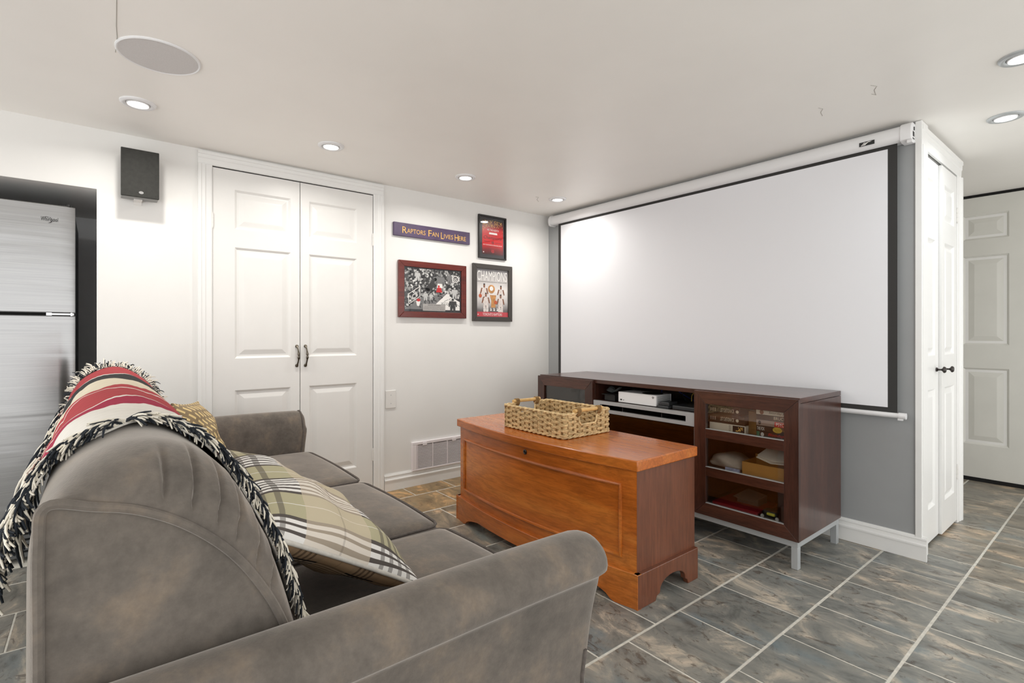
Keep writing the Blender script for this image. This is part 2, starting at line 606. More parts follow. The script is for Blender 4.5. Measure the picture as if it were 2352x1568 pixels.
# crowd photograph print
m, nt, bs = nodes_of('crowd_photo_print')
v = coords(nt, (1, 1, 1))
vo = nt.nodes.new('ShaderNodeTexVoronoi')
vo.inputs['Scale'].default_value = 75
nt.links.new(v, vo.inputs['Vector'])
sep = nt.nodes.new('ShaderNodeSeparateColor')
nt.links.new(vo.outputs['Color'], sep.inputs[0])
nz = noise(nt, v, 60, 4, 0.7, 1.0)
val = mth(nt, 'ADD', mth(nt, 'MULTIPLY', sep.outputs[0], 0.6), mth(nt, 'MULTIPLY', nz, 0.5))
nt.links.new(ramp(nt, val, [(0.35, lin((26, 26, 28))), (0.6, lin((58, 58, 58))), (0.72, lin((150, 150, 148))), (0.85, lin((225, 225, 222)))]), bs.inputs['Base Color'])
bs.inputs['Roughness'].default_value = 0.4
M['crowd'] = m

def vgrad(name, z0, z1, stops, rough=0.35, nz=0.0):
    """a printed top-to-bottom colour blend of a poster"""
    m, nt, bs = nodes_of(name)
    g = nt.nodes.new('ShaderNodeTexCoord')
    sp = nt.nodes.new('ShaderNodeSeparateXYZ')
    nt.links.new(g.outputs['Object'], sp.inputs[0])
    f = mth(nt, 'DIVIDE', mth(nt, 'SUBTRACT', sp.outputs[2], z0), z1 - z0)
    if nz:
        f = mth(nt, 'ADD', f, mth(nt, 'MULTIPLY', mth(nt, 'SUBTRACT', noise(nt, g.outputs['Object'], 14, 3), 0.5), nz))
    nt.links.new(ramp(nt, f, stops), bs.inputs['Base Color'])
    bs.inputs['Roughness'].default_value = rough
    return m

# ------------------------------------------------------------------ room shell
def S(o):
    o['kind'] = 'structure'
    return o

floor = S(MB().box(-1.0, 4.5, -4.7, 2.2, -0.08, -0.0012).build('floor', M['grout'], origin=(0, 0, 0)))
TX, TY = 0.3244, 0.3185
def tile_mesh(w, d):
    mb = MB()
    x, y, c = w / 2, d / 2, 0.002
    v = [(-x, -y, -0.006), (x, -y, -0.006), (x, y, -0.006), (-x, y, -0.006),
         (-x, -y, -c), (x, -y, -c), (x, y, -c), (-x, y, -c),
         (-x + c, -y + c, 0), (x - c, -y + c, 0), (x - c, y - c, 0), (-x + c, y - c, 0)]
    f = [(0, 1, 5, 4), (1, 2, 6, 5), (2, 3, 7, 6), (3, 0, 4, 7), (4, 5, 9, 8), (5, 6, 10, 9), (6, 7, 11, 10), (7, 4, 8, 11), (8, 9, 10, 11)]
    me = bpy.data.meshes.new('tile')
    me.from_pydata(v, [], f)
    me.materials.append(M['tile'])
    return me
tile_me = tile_mesh(TX - 0.0075, TY - 0.0045)
first_me = tile_mesh(0.204 - 0.0075, TY - 0.0045)
dvec = Vector((math.cos(math.radians(141.054)), math.sin(math.radians(141.054))))
rvec = Vector((dvec.y, -dvec.x))
cands = []
rt = random.Random(3)
for i in range(-1, 15):
    xa = 0.204 + i * TX if i >= 0 else 0.0
    xb = 0.204 + (i + 1) * TX
    xc = (xa + xb) / 2
    off = (-0.986 if i % 2 == 0 else -1.145) + 0.045 * (2.15 - xa) / 1.95
    for j in range(-15, 12):
        yc = off + (j + 0.5) * TY
        if yc < -4.6 or yc > 2.1 or xc > 4.4:
            continue
        if yc > 0.16 and xc < 2.30 and yc < 0.85:
            continue
        if yc > 0.85 and xc < 1.6:
            continue
        w = Vector((xc - cam.location.x, yc - cam.location.y))
        dep = w.dot(dvec)
        lat = abs(w.dot(rvec))
        view = dep > 0.2 and lat < dep * 1.0 + 0.35 and dep < 6.8
        cands.append((0 if view else 1, w.length, i, xc, yc))
cands.sort()
rest = MB()
for n, (out, dist, i, xc, yc) in enumerate(cands):
    me = first_me if i < 0 else tile_me
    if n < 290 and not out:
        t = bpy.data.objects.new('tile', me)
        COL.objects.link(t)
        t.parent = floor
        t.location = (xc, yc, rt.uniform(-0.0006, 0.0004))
        # brown by closet wall: painted-in warm lamp and chest light; tone varies per tile
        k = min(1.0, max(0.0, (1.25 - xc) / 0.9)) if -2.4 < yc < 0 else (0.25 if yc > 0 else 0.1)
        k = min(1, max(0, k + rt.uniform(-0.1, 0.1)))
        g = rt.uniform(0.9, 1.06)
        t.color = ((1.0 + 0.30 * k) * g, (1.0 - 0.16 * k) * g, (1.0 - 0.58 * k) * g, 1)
    else:
        v = [(p.co.x + xc, p.co.y + yc, p.co.z) for p in me.vertices]
        rest.add(v, [tuple(p.vertices) for p in me.polygons])
if rest.v:
    rest.build('tile_field', M['tile'], floor, kind='stuff', fix=False)

ceil_o = S(MB().box(-1.0, 4.5, -4.7, 2.2, H, H + 0.08).build('ceiling', M['ceil']))
M['crack'] = plain('ceiling_crack_grey', (168, 164, 156), 0.8)
for cr_ in [[(1.3646, -3.0444, 2.1195), (1.1435, -3.0405, 2.1195), (1.066, -3.0364, 2.1195), (0.9405, -3.0386, 2.1195)], [(2.5916, -0.5987, 2.1195), (2.605, -0.5702, 2.1195), (2.5867, -0.5382, 2.1195), (2.577, -0.4812, 2.1195), (2.5679, -0.5052, 2.1195)], [(2.37, -0.534, 2.1195), (2.3789, -0.5086, 2.1195), (2.3579, -0.4759, 2.1195), (2.3479, -0.4277, 2.1195)], [(0.4237, -0.5298, 2.1195), (0.4289, -0.5038, 2.1195), (0.3738, -0.4722, 2.1195), (0.3339, -0.4185, 2.1195)]]:
    MB().tube(cr_, 0.0011, 5).build('crack', M['crack'], ceil_o)

# closet wall (left), with the fridge alcove cut into it
DY0, DY1, DZ = -2.600, -1.620, 2.045
w = MB()
w.box(-0.12, 0, -3.093, DY0, 0, H)
w.box(-0.12, 0, DY1, 0.0, 0, H)
w.box(-0.12, 0, DY0, DY1, DZ, H)
w.box(-0.16, -0.12, -3.0, -1.3, 0, H)  # added unseen backing that stops outside light leaking through the door gaps
w.box(-0.98, 0, -4.3, -3.093, 1.817, H)
w.box(-0.98, 0, -4.7, -4.3, 0, H)
S(w.build('wall_left', M['wall']))
w = MB()
w.box(-0.98, -0.88, -4.3, -3.093, 0, 1.817)
w.box(-0.98, -0.12, -3.093, -3.0, 0, H)
S(w.build('wall_alcove', M['alcove']))
# screen wall and the little closet beside it
S(MB().box(-0.12, 2.612, 0, 0.1, 0, H).build('wall_screen', M['gray']))
w = MB()
w.box(2.50, 2.60, 0.1, 0.13, 0, H)
w.box(2.50, 2.60, 0.78, 0.86, 0, H)
w.box(2.50, 2.60, 0.1, 0.86, 2.01, H)
w.box(2.40, 2.50, 0.1, 0.86, 0, H)
w.box(1.5, 2.40, 0.78, 0.86, 0, H)
S(w.build('wall_closet', M['wall']))
S(MB().box(1.4, 4.5, 1.985, 2.1, 0, H).build('wall_back', M['wall']))
S(MB().box(1.4, 1.5, 0.86, 1.985, 0, H).build('wall_hall', M['wall']))

# baseboards
BB = [(0, 0), (0.014, 0), (0.014, 0.068), (0.019, 0.070), (0.019, 0.078), (0.013, 0.082), (0.0095, 0.098), (0.013, 0.101), (0.0115, 0.108), (0.008, 0.110), (0.006, 0.116), (0, 0.116)]
def baseboard(name, F, length):
    return S(MB().prism(BB, lambda u, v, n: F(u, v, n), 0, length).build(name, M['trim']))
baseboard('baseboard_left', frame((0, -1.553, 0), (1, 0, 0), (0, 0, 1), (0, 1, 0)), 1.553)
baseboard('baseboard_alcove', frame((0, -3.09, 0), (1, 0, 0), (0, 0, 1), (0, 1, 0)), 0.43)
baseboard('baseboard_right', frame((0.02, 0, 0), (0, -1, 0), (0, 0, 1), (1, 0, 0)), 2.63)
baseboard('baseboard_hall', frame((2.60, 0.862, 0), (0, 1, 0), (0, 0, 1), (-1, 0, 0)), 1.1)

# casings: stepped moulding
CS = [(0, 0), (0, 0.010), (0.006, 0.013), (0.030, 0.014), (0.036, 0.018), (0.052, 0.018), (0.055, 0.022), (0.070, 0.022), (0.070, 0)]
def casing(name, base, out, nrm, a0, a1, ztop, head_to, mat=M['trim'], w=1.0):
    """two jambs and a head around an opening; out = unit vector from a0 to a1 along the wall"""
    o = S(empty(name, base))
    b, out, nrm = Vector(base), Vector(out), Vector(nrm)
    up = Vector((0, 0, 1))
    pr = [(u * w, n) for u, n in CS]
    # left jamb grows from a0 backwards
    F = lambda u, v, n: b + out * (a0 - u) + nrm * v + up * n
    MB().prism(pr, F, 0, ztop).build('side_casing', mat, o)
    F = lambda u, v, n: b + out * (a1 + u) + nrm * v + up * n
    MB().prism(pr, F, 0, ztop).build('side_casing', mat, o)
    hh = head_to - ztop
    F = lambda u, v, n: b + out * n + nrm * v + up * (ztop + u / (0.07 * w) * hh)
    MB().prism(pr, F, a0 - 0.07 * w, a1 + 0.07 * w).build('head_casing', mat, o)
    return o
casing('trim_1', (0, 0, 0), (0, 1, 0), (1, 0, 0), -2.588, -1.631, 2.037, 2.108)

# ------------------------------------------------------------------ panelled doors
def leaf(parent, F, w, h, panels, mat, thick=0.035, rd=0.010, f1=0.012, f2=0.022, f3=0.048):
    mb = MB()
    us = sorted({0, w} | {p[0] for p in panels} | {p[1] for p in panels})
    vs = sorted({0, h} | {p[2] for p in panels} | {p[3] for p in panels})
    for i in range(len(us) - 1):
        for j in range(len(vs) - 1):
            cu, cv = (us[i] + us[i + 1]) / 2, (vs[j] + vs[j + 1]) / 2
            if any(p[0] < cu < p[1] and p[2] < cv < p[3] for p in panels):
                continue
            mb.flat([(us[i], vs[j]), (us[i + 1], vs[j]), (us[i + 1], vs[j + 1]), (us[i], vs[j + 1])], F, 0)
    v = [F(a, b, n) for n in (0, -thick) for a, b in ((0, 0), (w, 0), (w, h), (0, h))]
    mb.add(v, [(0, 1, 5, 4), (1, 2, 6, 5), (2, 3, 7, 6), (3, 0, 4, 7), (7, 6, 5, 4)])
    o = mb.build('door_leaf', mat, parent, fix=False)
    bm = bmesh.new(); bm.from_mesh(o.data)
    bmesh.ops.remove_doubles(bm, verts=bm.verts, dist=1e-5)
    bmesh.ops.recalc_face_normals(bm, faces=bm.faces)
    bm.to_mesh(o.data); bm.free()
    for (a0, a1, b0, b1) in panels:
        pb = MB()
        rings = []
        for ins, n in ((0, 0), (0.004, -0.003), (f1, -rd), (f2, -rd), (f3, -0.003), (f3 + 0.004, -0.0025)):
            rings.append([F(a0 + ins, b0 + ins, n), F(a1 - ins, b0 + ins, n), F(a1 - ins, b1 - ins, n), F(a0 + ins, b1 - ins, n)])
        pb.loft(rings, True, False)
        k = len(pb.v)
        pb.f.append((k - 4, k - 3, k - 2, k - 1)); pb.mi.append(0)
        pb.build('panel', mat, o, fix=False)
    return o

def pull(parent, F, u, v0, v1):
    mb = MB()
    path, rr = [], []
    for k in range(25):
        t = k / 24
        z = v0 + (v1 - v0) * t
        n = 0.004 + 0.024 * math.sin(math.pi * t) ** 0.6
        path.append(F(u + 0.004 * math.sin(math.pi * t), z, n))
        r = 0.0045 + 0.0035 * math.exp(-((t - 0.42) / 0.08) ** 2) + 0.0035 * math.exp(-((t - 0.6) / 0.08) ** 2) + 0.004 * math.exp(-(t / 0.06) ** 2) + 0.003 * math.exp(-((1 - t) / 0.06) ** 2)
        r -= 0.002 * math.exp(-((t - 0.51) / 0.02) ** 2)
        rr.append(r)
    mb.tube(path, rr, 10)
    mb.lathe([(0.0, -0.002), (0.010, -0.001), (0.010, 0.003), (0.006, 0.006)], F(u, v0, 0), F(0, 0, 1) - F(0, 0, 0), 14)
    mb.lathe([(0.0, -0.002), (0.010, -0.001), (0.010, 0.003), (0.006, 0.006)], F(u, v1, 0), F(0, 0, 1) - F(0, 0, 0), 14)
    return mb.build('handle', M['pewter'], parent, smooth=True)

def hinge(parent, F, u, v):
    mb = MB()
    for k in range(3):
        mb.tube([F(u, v + k * 0.026, 0.004), F(u, v + k * 0.026 + 0.0245, 0.004)], 0.005, 8)
    mb.tube([F(u, v - 0.005, 0.004), F(u, v + 0.082, 0.004)], 0.003, 8)
    return mb.build('hinge', M['plate'], parent, smooth=True)

d1 = S(empty('door_1', (0, -2.11, 0)))
for side in (0, 1):
    y0, y1 = ((-2.586, -2.1125), (-2.1085, -1.634))[side]
    F = frame((0.002, y0, 0.012), (0, 1, 0), (0, 0, 1), (1, 0, 0))
    wl = y1 - y0
    pa, pb_ = (0.114, wl - 0.056) if side == 0 else (0.056, wl - 0.114)
    pa, pb_ = (0.112, 0.420) if side == 0 else (0.052, 0.362)
    ps = [(pa, pb_, 0.19, 0.752), (pa, pb_, 0.936, 1.578), (pa, pb_, 1.683, 1.910)]
    lf = leaf(d1, F, wl, 2.019, ps, M['door'])
    pull(lf, F, (wl - 0.018) if side == 0 else 0.030, 0.882, 1.002)
    for hz in (1.68, 0.22):
        hinge(lf, F, 0.0 if side == 0 else wl, hz)

# bifold closet beside the screen wall
casing('trim_2', (2.612, 0, 0), (0, 1, 0), (1, 0, 0), 0.094, 0.775, 2.005, 2.10, w=1.3)
# the corner post that closes the end of the screen wall
S(box('trim_3', M['trim'], None, 2.605, 2.632, -0.010, 0.10, 0, 2.118, bev=0.002))
d2 = S(empty('door_2', (2.612, 0.43, 0)))
for side in (0, 1):
    y0, y1 = ((0.098, 0.425), (0.431, 0.772))[side]
    F = frame((2.606 + 0.014 * side, y0, 0.016), (0, 1, 0.0), (0, 0, 1), (1, 0, 0))
    wl = y1 - y0
    ps = [(0.062, wl - 0.062, 0.170, 0.785), (0.062, wl - 0.062, 0.960, 1.570), (0.062, wl - 0.062, 1.685, 1.885)]
    lf = leaf(d2, F, wl, 1.98, ps, M['trim'], rd=0.012, f1=0.012, f2=0.018, f3=0.040)
    if side == 0:
        kb = MB().lathe([(0.0, 0), (0.011, 0.001), (0.011, 0.006), (0.005, 0.010), (0.0045, 0.022), (0.008, 0.026), (0.016, 0.031), (0.017, 0.036), (0.012, 0.042), (0.0, 0.044)], F(wl - 0.045, 0.885, 0), (1, 0, 0), 20)
        kb.build('knob', M['bronze'], lf, smooth=True)
    else:
        MB().lathe([(0.0, 0), (0.011, 0.001), (0.011, 0.006), (0.005, 0.010), (0.0045, 0.022), (0.008, 0.026), (0.016, 0.031), (0.017, 0.036), (0.012, 0.042), (0.0, 0.044)], F(0.045, 0.885, 0), (1, 0, 0), 20).build('knob', M['bronze'], lf, smooth=True)
        for hz in (0.24, 1.72):
            hinge(lf, F, wl, hz)

# hall door
d3 = S(empty('door_3', (2.72, 1.98, 0)))
F = frame((2.33, 1.975, 0.028), (1, 0, 0), (0, 0, 1), (0, -1, 0))
cols = ((0.112, 0.364), (0.474, 0.726))
ps = [(a, b, z0 - 0.028, z1 - 0.028) for a, b in cols for z0, z1 in ((0.272, 0.838), (1.008, 1.668), (1.786, 1.972))]
lf = leaf(d3, F, 0.84, 2.072, ps, M['farDoor'], rd=0.011, f1=0.014, f2=0.026, f3=0.062)
box('door_gap', M['void'], d3, 2.2, 3.3, 1.972, 1.984, 0.0, 0.026)
box('door_gap', M['void'], d3, 2.2, 3.3, 1.972, 1.984, 2.102, 2.1195)

# ------------------------------------------------------------------ ceiling fixtures
def pot_light(x, y, label, tilt=(0, 0), ring='white', power=1.0, tint=(1.0, 0.965, 0.91)):
    o = empty('recessed_light', (x, y, H))
    tag(o, label, 'ceiling light', 'round recessed ceiling lights')
    ring_m = M['case'] if ring == 'white' else M['silver']
    mb = MB().lathe([(0.068, 0.0), (0.068, -0.004), (0.063, -0.009), (0.052, -0.010), (0.046, -0.006), (0.044, 0.0)], (x, y, H), (0, 0, 1), 40, cap=False)
    mb.build('trim_ring', ring_m, o, smooth=True)
    mb = MB().lathe([(0.043, 0.0), (0.043, -0.008), (0.040, -0.011), (0.037, -0.008), (0.036, -0.002)], (x, y, H), (0, 0, 1), 36, cap=False)
    mb.build('gimbal_ring', M['case'], o, smooth=True)
    mb = MB().lathe([(0.0362, -0.001), (0.036, -0.005), (0.030, -0.009), (0.016, -0.0125), (0.001, -0.014)], (x, y, H), (0, 0, 1), 32, cap=True)
    mb.build('lens', M['lens'], o, smooth=True)
    ld = bpy.data.lights.new('pot_lamp', 'AREA')
    ld.shape = 'DISK'
    ld.size = 0.07
    ld.energy = LAMP_W * power
    ld.color = tint
    ld.spread = math.radians(160)
    lo = bpy.data.objects.new('pot_lamp', ld)
    COL.objects.link(lo)
    lo.parent = o
    lo.location = (0, 0, -0.0165)
    lo.rotation_euler = (tilt[0], tilt[1], 0)
    return o
pot_light(0.484, -2.949, 'white recessed ceiling light next to the round ceiling speaker')
pot_light(0.505, -2.096, 'white recessed ceiling light above the left closet door leaf')
pot_light(0.502, -1.213, 'white recessed ceiling light in front of the wooden name sign')
pot_light(0.485, -0.360, 'white recessed ceiling light nearest the left end of the projector screen')
pot_light(2.89, 0.26, 'silver-rimmed recessed ceiling light by the bifold closet door', ring='silver', power=0.4, tint=(0.90, 0.96, 1.0))
pot_light(3.02, -0.42, 'round recessed ceiling light cut by the right edge of the photo', ring='silver', power=0.5, tint=(0.90, 0.96, 1.0))

sp = empty('ceiling_speaker', (1.008, -2.911, H))
tag(sp, 'large round white flush speaker grille in the ceiling', 'speaker')
MB().lathe([(0.132, 0), (0.132, -0.004), (0.128, -0.007), (0.124, -0.005)], (1.008, -2.911, H), (0, 0, 1), 56, cap=False).build('bezel', M['case'], sp, smooth=True)
MB().lathe([(0.125, -0.001), (0.124, -0.005), (0.001, -0.006)], (1.008, -2.911, H), (0, 0, 1), 56).build('grille', M['grille'], sp, smooth=True)

# ------------------------------------------------------------------ wall speaker
sp = empty('wall_speaker', (0.06, -2.92, 1.78))
tag(sp, 'black box loudspeaker mounted high on the white wall by the fridge', 'speaker')
box('cabinet', M['spk_side'], sp, 0.022, 0.103, -2.998, -2.845, 1.782, 2.018, bev=0.002)
box('grille', M['cloth_black'], sp, 0.103, 0.118, -3.0, -2.843, 1.780, 2.019, bev=0.003)
F = frame((0.118, -2.918, 1.803), (0, 1, 0), (0, 0, 1), (1, 0, 0))
mb = MB()
mb.prism(circle(0, 0.0, 0.010, 18, 0.007), F, 0, 0.0015)
for k in (-1, 0, 1):
    mb.prism(circle(k * 0.0055, 0.001 * k, 0.0032, 12), F, 0.0015, 0.003)
mb.build('badge', M['chrome'], sp)
mb = MB().box(0.0, 0.055, -2.945, -2.91, 1.776, 1.782)
mb.box(0.0, 0.004, -2.945, -2.91, 1.76, 1.80)
mb.build('bracket', M['plate'], sp)
MB().box(0.0, 0.03, -2.955, -2.90, 1.86, 1.95).build('mount', M['black'], sp)

# ------------------------------------------------------------------ switch plate and vent
o = empty('wall_plate', (0, -1.503, 0.573))
tag(o, 'blank white wall plate beside the closet door casing', 'wall plate')
box('cover', M['plate'], o, 0.0, 0.007, -1.542, -1.464, 0.573, 0.697, bev=0.003)
for z in (0.606, 0.664):
    MB().lathe([(0.0035, 0), (0.0035, 0.0012), (0.0, 0.0016)], (0.0065, -1.503, z), (1, 0, 0), 10).build('screw', M['silver'], o)

o = empty('wall_vent', (0, -1.1, 0.11))
tag(o, 'white louvred air return grille low on the wall behind the chest', 'vent')
VY0, VY1, VZ0, VZ1 = -1.345, -0.88, 0.108, 0.314
mb = MB()
mb.box(0, 0.022, VY0, VY1, VZ1 - 0.022, VZ1).box(0, 0.022, VY0, VY1, VZ0, VZ0 + 0.012)
mb.box(0, 0.022, VY0, VY0 + 0.036, VZ0 + 0.012, VZ1 - 0.022).box(0, 0.022, VY1 - 0.036, VY1, VZ0 + 0.012, VZ1 - 0.022)
mb.build('frame', M['vent'], o, bev=0.003)
box('backing', M['void'], o, 0.001, 0.004, VY0 + 0.03, VY1 - 0.03, VZ0 + 0.01, VZ1 - 0.02)
ns = 19
Fv = frame((0.006, 0, 0), (1, 0, 0), (0, 0, 1), (0, 1, 0))
for k in range(ns):
    z = VZ0 + 0.019 + k * (VZ1 - VZ0 - 0.05) / (ns - 1)
    MB().prism([(0.003, z + 0.001), (0.013, z - 0.0028), (0.0135, z - 0.0004), (0.0035, z + 0.0034)], Fv, VY0 + 0.040, VY1 - 0.040).build('slat', M['vent'], o)
for y in (VY0 + 0.038, VY0 + 0.165, VY0 + 0.290, VY1 - 0.042):
    box('mullion', M['vent'], o, 0.006, 0.0215, y, y + 0.005, VZ0 + 0.012, VZ1 - 0.022)
for y in (VY0 + 0.085, VY0 + 0.335):
    box('clip', M['vent'], o, 0.015, 0.026, y, y + 0.032, VZ1 - 0.030, VZ1 - 0.008, bev=0.002)

# ------------------------------------------------------------------ projector screen
ps_ = empty('projector_screen', (1.34, -0.04, 0.68))
tag(ps_, 'white pull-down projector screen with black border below the ceiling', 'projector screen')
F = frame((0, 0, 0), (0, -1, 0), (0, 0, 1), (1, 0, 0))
prof = [(0.004, 2.100), (0.050, 2.100), (0.066, 2.092), (0.076, 2.072), (0.078, 2.050), (0.072, 2.032), (0.060, 2.024), (0.048, 2.022), (0.048, 2.030), (0.032, 2.030), (0.032, 2.022), (0.004, 2.022)]
MB().prism(prof, F, 0.100, 2.560).build('housing', M['case'], ps_, smooth=True)
ep = [(0.002, 2.106), (0.052, 2.106), (0.072, 2.094), (0.081, 2.072), (0.082, 2.048), (0.074, 2.022), (0.060, 2.014), (0.002, 2.014)]
for a, b in ((0.078, 0.100), (2.560, 2.606)):
    cp = MB().prism(ep, F, a, b).build('end_cap', M['case'], ps_, smooth=True, bev=0.003)
    if a > 1:
        Fe = frame((2.606, 0, 0), (0, -1, 0), (0, 0, 1), (1, 0, 0))
        box('socket', M['black'], cp, 2.606, 2.6075, -0.052, -0.030, 2.040, 2.062)
        box('slot', M['black'], cp, 2.606, 2.6075, -0.055, -0.028, 2.026, 2.031)
        box('toggle', M['black'], cp, 2.606, 2.609, -0.038, -0.030, 2.070, 2.086)
        MB().box(2.590, 2.612, -0.085, -0.058, 2.002, 2.016).build('pull_tab', M['case'], cp, bev=0.002)
box('border', M['screen_black'], ps_, 0.167, 2.542, -0.0415, -0.0395, 0.703, 2.028)
box('surface', M['screen'], ps_, 0.197, 2.503, -0.0425, -0.0413, 0.727, 2.006)
mb = MB().tube([(0.14, -0.0405, 0.690), (2.575, -0.0405, 0.690)], 0.0125, 16)
wb = mb.build('weight_bar', M['case'], ps_, smooth=True)
MB().tube([(2.548, -0.0405, 0.690), (2.578, -0.0405, 0.690)], 0.0155, 16).build('end_cap', M['case'], wb, smooth=True)
MB().box(2.545, 2.565, -0.048, -0.034, 0.668, 0.682).build('clip', M['case'], wb)
# maker's badge
Fb = frame((2.425, -0.0787, 2.0475), (1, 0, 0), (0, 0, 1), (0, -1, 0))
MB().prism([(-0.033, -0.009), (0.033, -0.009), (0.033, 0.011), (-0.033, 0.011)], Fb, 0, 0.0012).build('badge', M['black'], ps_)
lg = MB()
lg.prism([(-0.026, -0.006), (-0.008, -0.006), (0.006, 0.005), (0.022, 0.007), (0.010, 0.009), (0.001, 0.007), (-0.011, -0.003), (-0.022, -0.003)], Fb, 0.0012, 0.002)
lg.prism([(-0.020, -0.001), (-0.008, -0.001), (-0.005, 0.002), (-0.017, 0.002)], Fb, 0.0012, 0.002)
lg.prism([(-0.016, 0.004), (-0.004, 0.004), (-0.002, 0.006), (-0.012, 0.007)], Fb, 0.0012, 0.002)
lg.build('badge_logo', M['print_white'], ps_)

# ------------------------------------------------------------------ wall sign and pictures
M['purple'] = plain('purple_stained_board', (82, 66, 96), 0.45, var=0.2, vscale=9)
M['purple_edge'] = plain('dark_board_edge', (58, 44, 58), 0.5)
o = empty('wooden_sign', (0, -1.164, 1.777))
tag(o, 'long purple wooden sign with gold lettering on the white wall', 'sign')
box('board', M['purple'], o, 0.0, 0.020, -1.487, -0.849, 1.779, 1.873, bev=0.003)
F = frame((0.0203, -1.487, 1.779), (0, 1, 0), (0, 0, 1), (1, 0, 0))
L_ = [('R', 0.064, 0.100, 0.022, 0.068), ('APTORS', 0.101, 0.248, 0.026, 0.058), ('F', 0.272, 0.300, 0.022, 0.068), ('AN', 0.302, 0.358, 0.026, 0.058),
      ('L', 0.378, 0.402, 0.016, 0.064), ('IVES', 0.404, 0.484, 0.022, 0.054), ('H', 0.498, 0.530, 0.016, 0.064), ('ERE', 0.533, 0.600, 0.022, 0.054)]
for k in range(0, 8, 2):
    tm = MB()
    for body, a, b, c, d in L_[k:k + 2]:
        add_text(tm, body, F, a, b, c, d, 0.0005)
    tm.build('word', M['print_gold'], o, fix=False, kind='stuff')

def pic_frame(name, label, y0, y1, z0, z1, fw, depth, fmat, cat='picture frame'):
    o = empty(name, (0, (y0 + y1) / 2, z0))
    tag(o, label, cat, 'framed pictures on the white wall')
    F = frame((0, y0, z0), (0, 1, 0), (0, 0, 1), (1, 0, 0))
    w, h = y1 - y0, z1 - z0
    for q in ([(0, 0), (w, 0), (w - fw, fw), (fw, fw)], [(w, 0), (w, h), (w - fw, h - fw), (w - fw, fw)], [(w, h), (0, h), (fw, h - fw), (w - fw, h - fw)], [(0, h), (0, 0), (fw, fw), (fw, h - fw)]):
        MB().prism(q, F, 0.0, depth).build('frame_side', fmat, o, bev=0.0025)
    return o, F, w, h

M['blackframe'] = plain('black_picture_frame', (36, 34, 32), 0.35)
M['greyframe'] = plain('charcoal_picture_frame', (64, 60, 56), 0.4)
M['dmat'] = plain('dark_mat_board', (42, 42, 46), 0.35)

def glazing(o, F, a, b, c, d, n):
    MB().flat([(a, c), (b, c), (b, d), (a, d)], F, n).build('pane', M['glass_pic'], o, fix=False)

def claw(mb, F, cx, cy, r, n):
    """basketball with three claw slashes: a round logo"""
    mb.flat([(cx + r * math.cos(t), cy + r * math.sin(t)) for t in np.linspace(0.75 * math.pi, 1.9 * math.pi, 16)] +
            [(cx + r * 0.72 * math.cos(t), cy + r * 0.72 * math.sin(t)) for t in np.linspace(1.9 * math.pi, 0.75 * math.pi, 16)], F, n)
    for k in range(3):
        x = cx - 0.30 * r + 0.36 * r * k
        mb.flat([(x, cy - 0.6 * r), (x + 0.12 * r, cy - 0.1 * r), (x + 0.34 * r, cy + 0.75 * r), (x + 0.10 * r, cy + 0.55 * r), (x - 0.10 * r, cy)], F, n)

# red champions poster
o, F, w, h = pic_frame('picture_frame', 'thin black frame holding a red poster with gold confetti', -0.763, -0.486, 1.689, 2.034, 0.013, 0.018, M['blackframe'])
MB().flat([(0.01, 0.01), (w - 0.01, 0.01), (w - 0.01, h - 0.01), (0.01, h - 0.01)], F, 0.006).build('mat_board', M['dmat'], o)
M['redposter'] = vgrad('red_poster_print', 0.036, 0.31, [(0.0, lin((40, 8, 10))), (0.14, lin((120, 14, 18))), (0.3, lin((206, 22, 26))), (0.72, lin((200, 22, 26))), (0.86, lin((110, 16, 16))), (1.0, lin((24, 12, 10)))], 0.3, 0.15)
a, b, c, d = 0.040, w - 0.028, 0.036, h - 0.034
pst = MB().flat([(a, c), (b, c), (b, d), (a, d)], F, 0.0065).build('poster', M['redposter'], o)
pw, ph = b - a, d - c
P = lambda u, v, n=0.0: F(a + u * pw, c + v * ph, n)
rr = random.Random(5)
cf = MB()
for _ in range(170):
    u = rr.random(); v = 1 - abs(rr.gauss(0, 0.16)) if rr.random() < 0.75 else 0.62 + rr.random() * 0.3
    if not (0.45 < v < 0.99) or (0.15 < u < 0.85 and v < 0.78): continue
    s = 0.010 + rr.random() * 0.014; t = rr.random() * 3
    cf.flat([(u + s * math.cos(t + q), v + 0.6 * s * math.sin(t + q)) for q in (0, 1.6, 3.1, 4.7) if 0 < u + s * math.cos(t + q) < 1], P, 0.0068) if 0.03 < u < 0.97 else None
cf.build('confetti_print', M['print_gold'], pst, fix=False)
tx = MB()
add_text(tx, 'WE THE NORTH', P, 0.22, 0.78, 0.685, 0.745, 0.007)
tx.flat([(0.32, 0.59), (0.72, 0.59), (0.70, 0.645), (0.33, 0.645)], P, 0.0069)
add_text(tx, 'FIRST CHAMPIONSHIP IN FRANCHISE HISTORY', P, 0.04, 0.95, 0.262, 0.290, 0.007)
tx.flat([(0.04, 0.045), (0.08, 0.045), (0.08, 0.075), (0.04, 0.075)], P, 0.007)
tx.build('white_lettering', M['print_white'], pst, fix=False)
tx = MB()
add_text(tx, 'Champions', P, 0.06, 0.94, 0.42, 0.54, 0.007, shear=0.35)
add_text(tx, '2019', P, 0.42, 0.56, 0.555, 0.575, 0.007)
add_text(tx, 'TORONTO', P, 0.08, 0.36, 0.355, 0.385, 0.007)
add_text(tx, 'RAPTORS', P, 0.62, 0.92, 0.335, 0.365, 0.007)
tx.flat([(0.22, 0.568), (0.4, 0.568), (0.4, 0.572), (0.22, 0.572)], P, 0.007)
tx.flat([(0.6, 0.553), (0.8, 0.553), (0.8, 0.557), (0.6, 0.557)], P, 0.007)
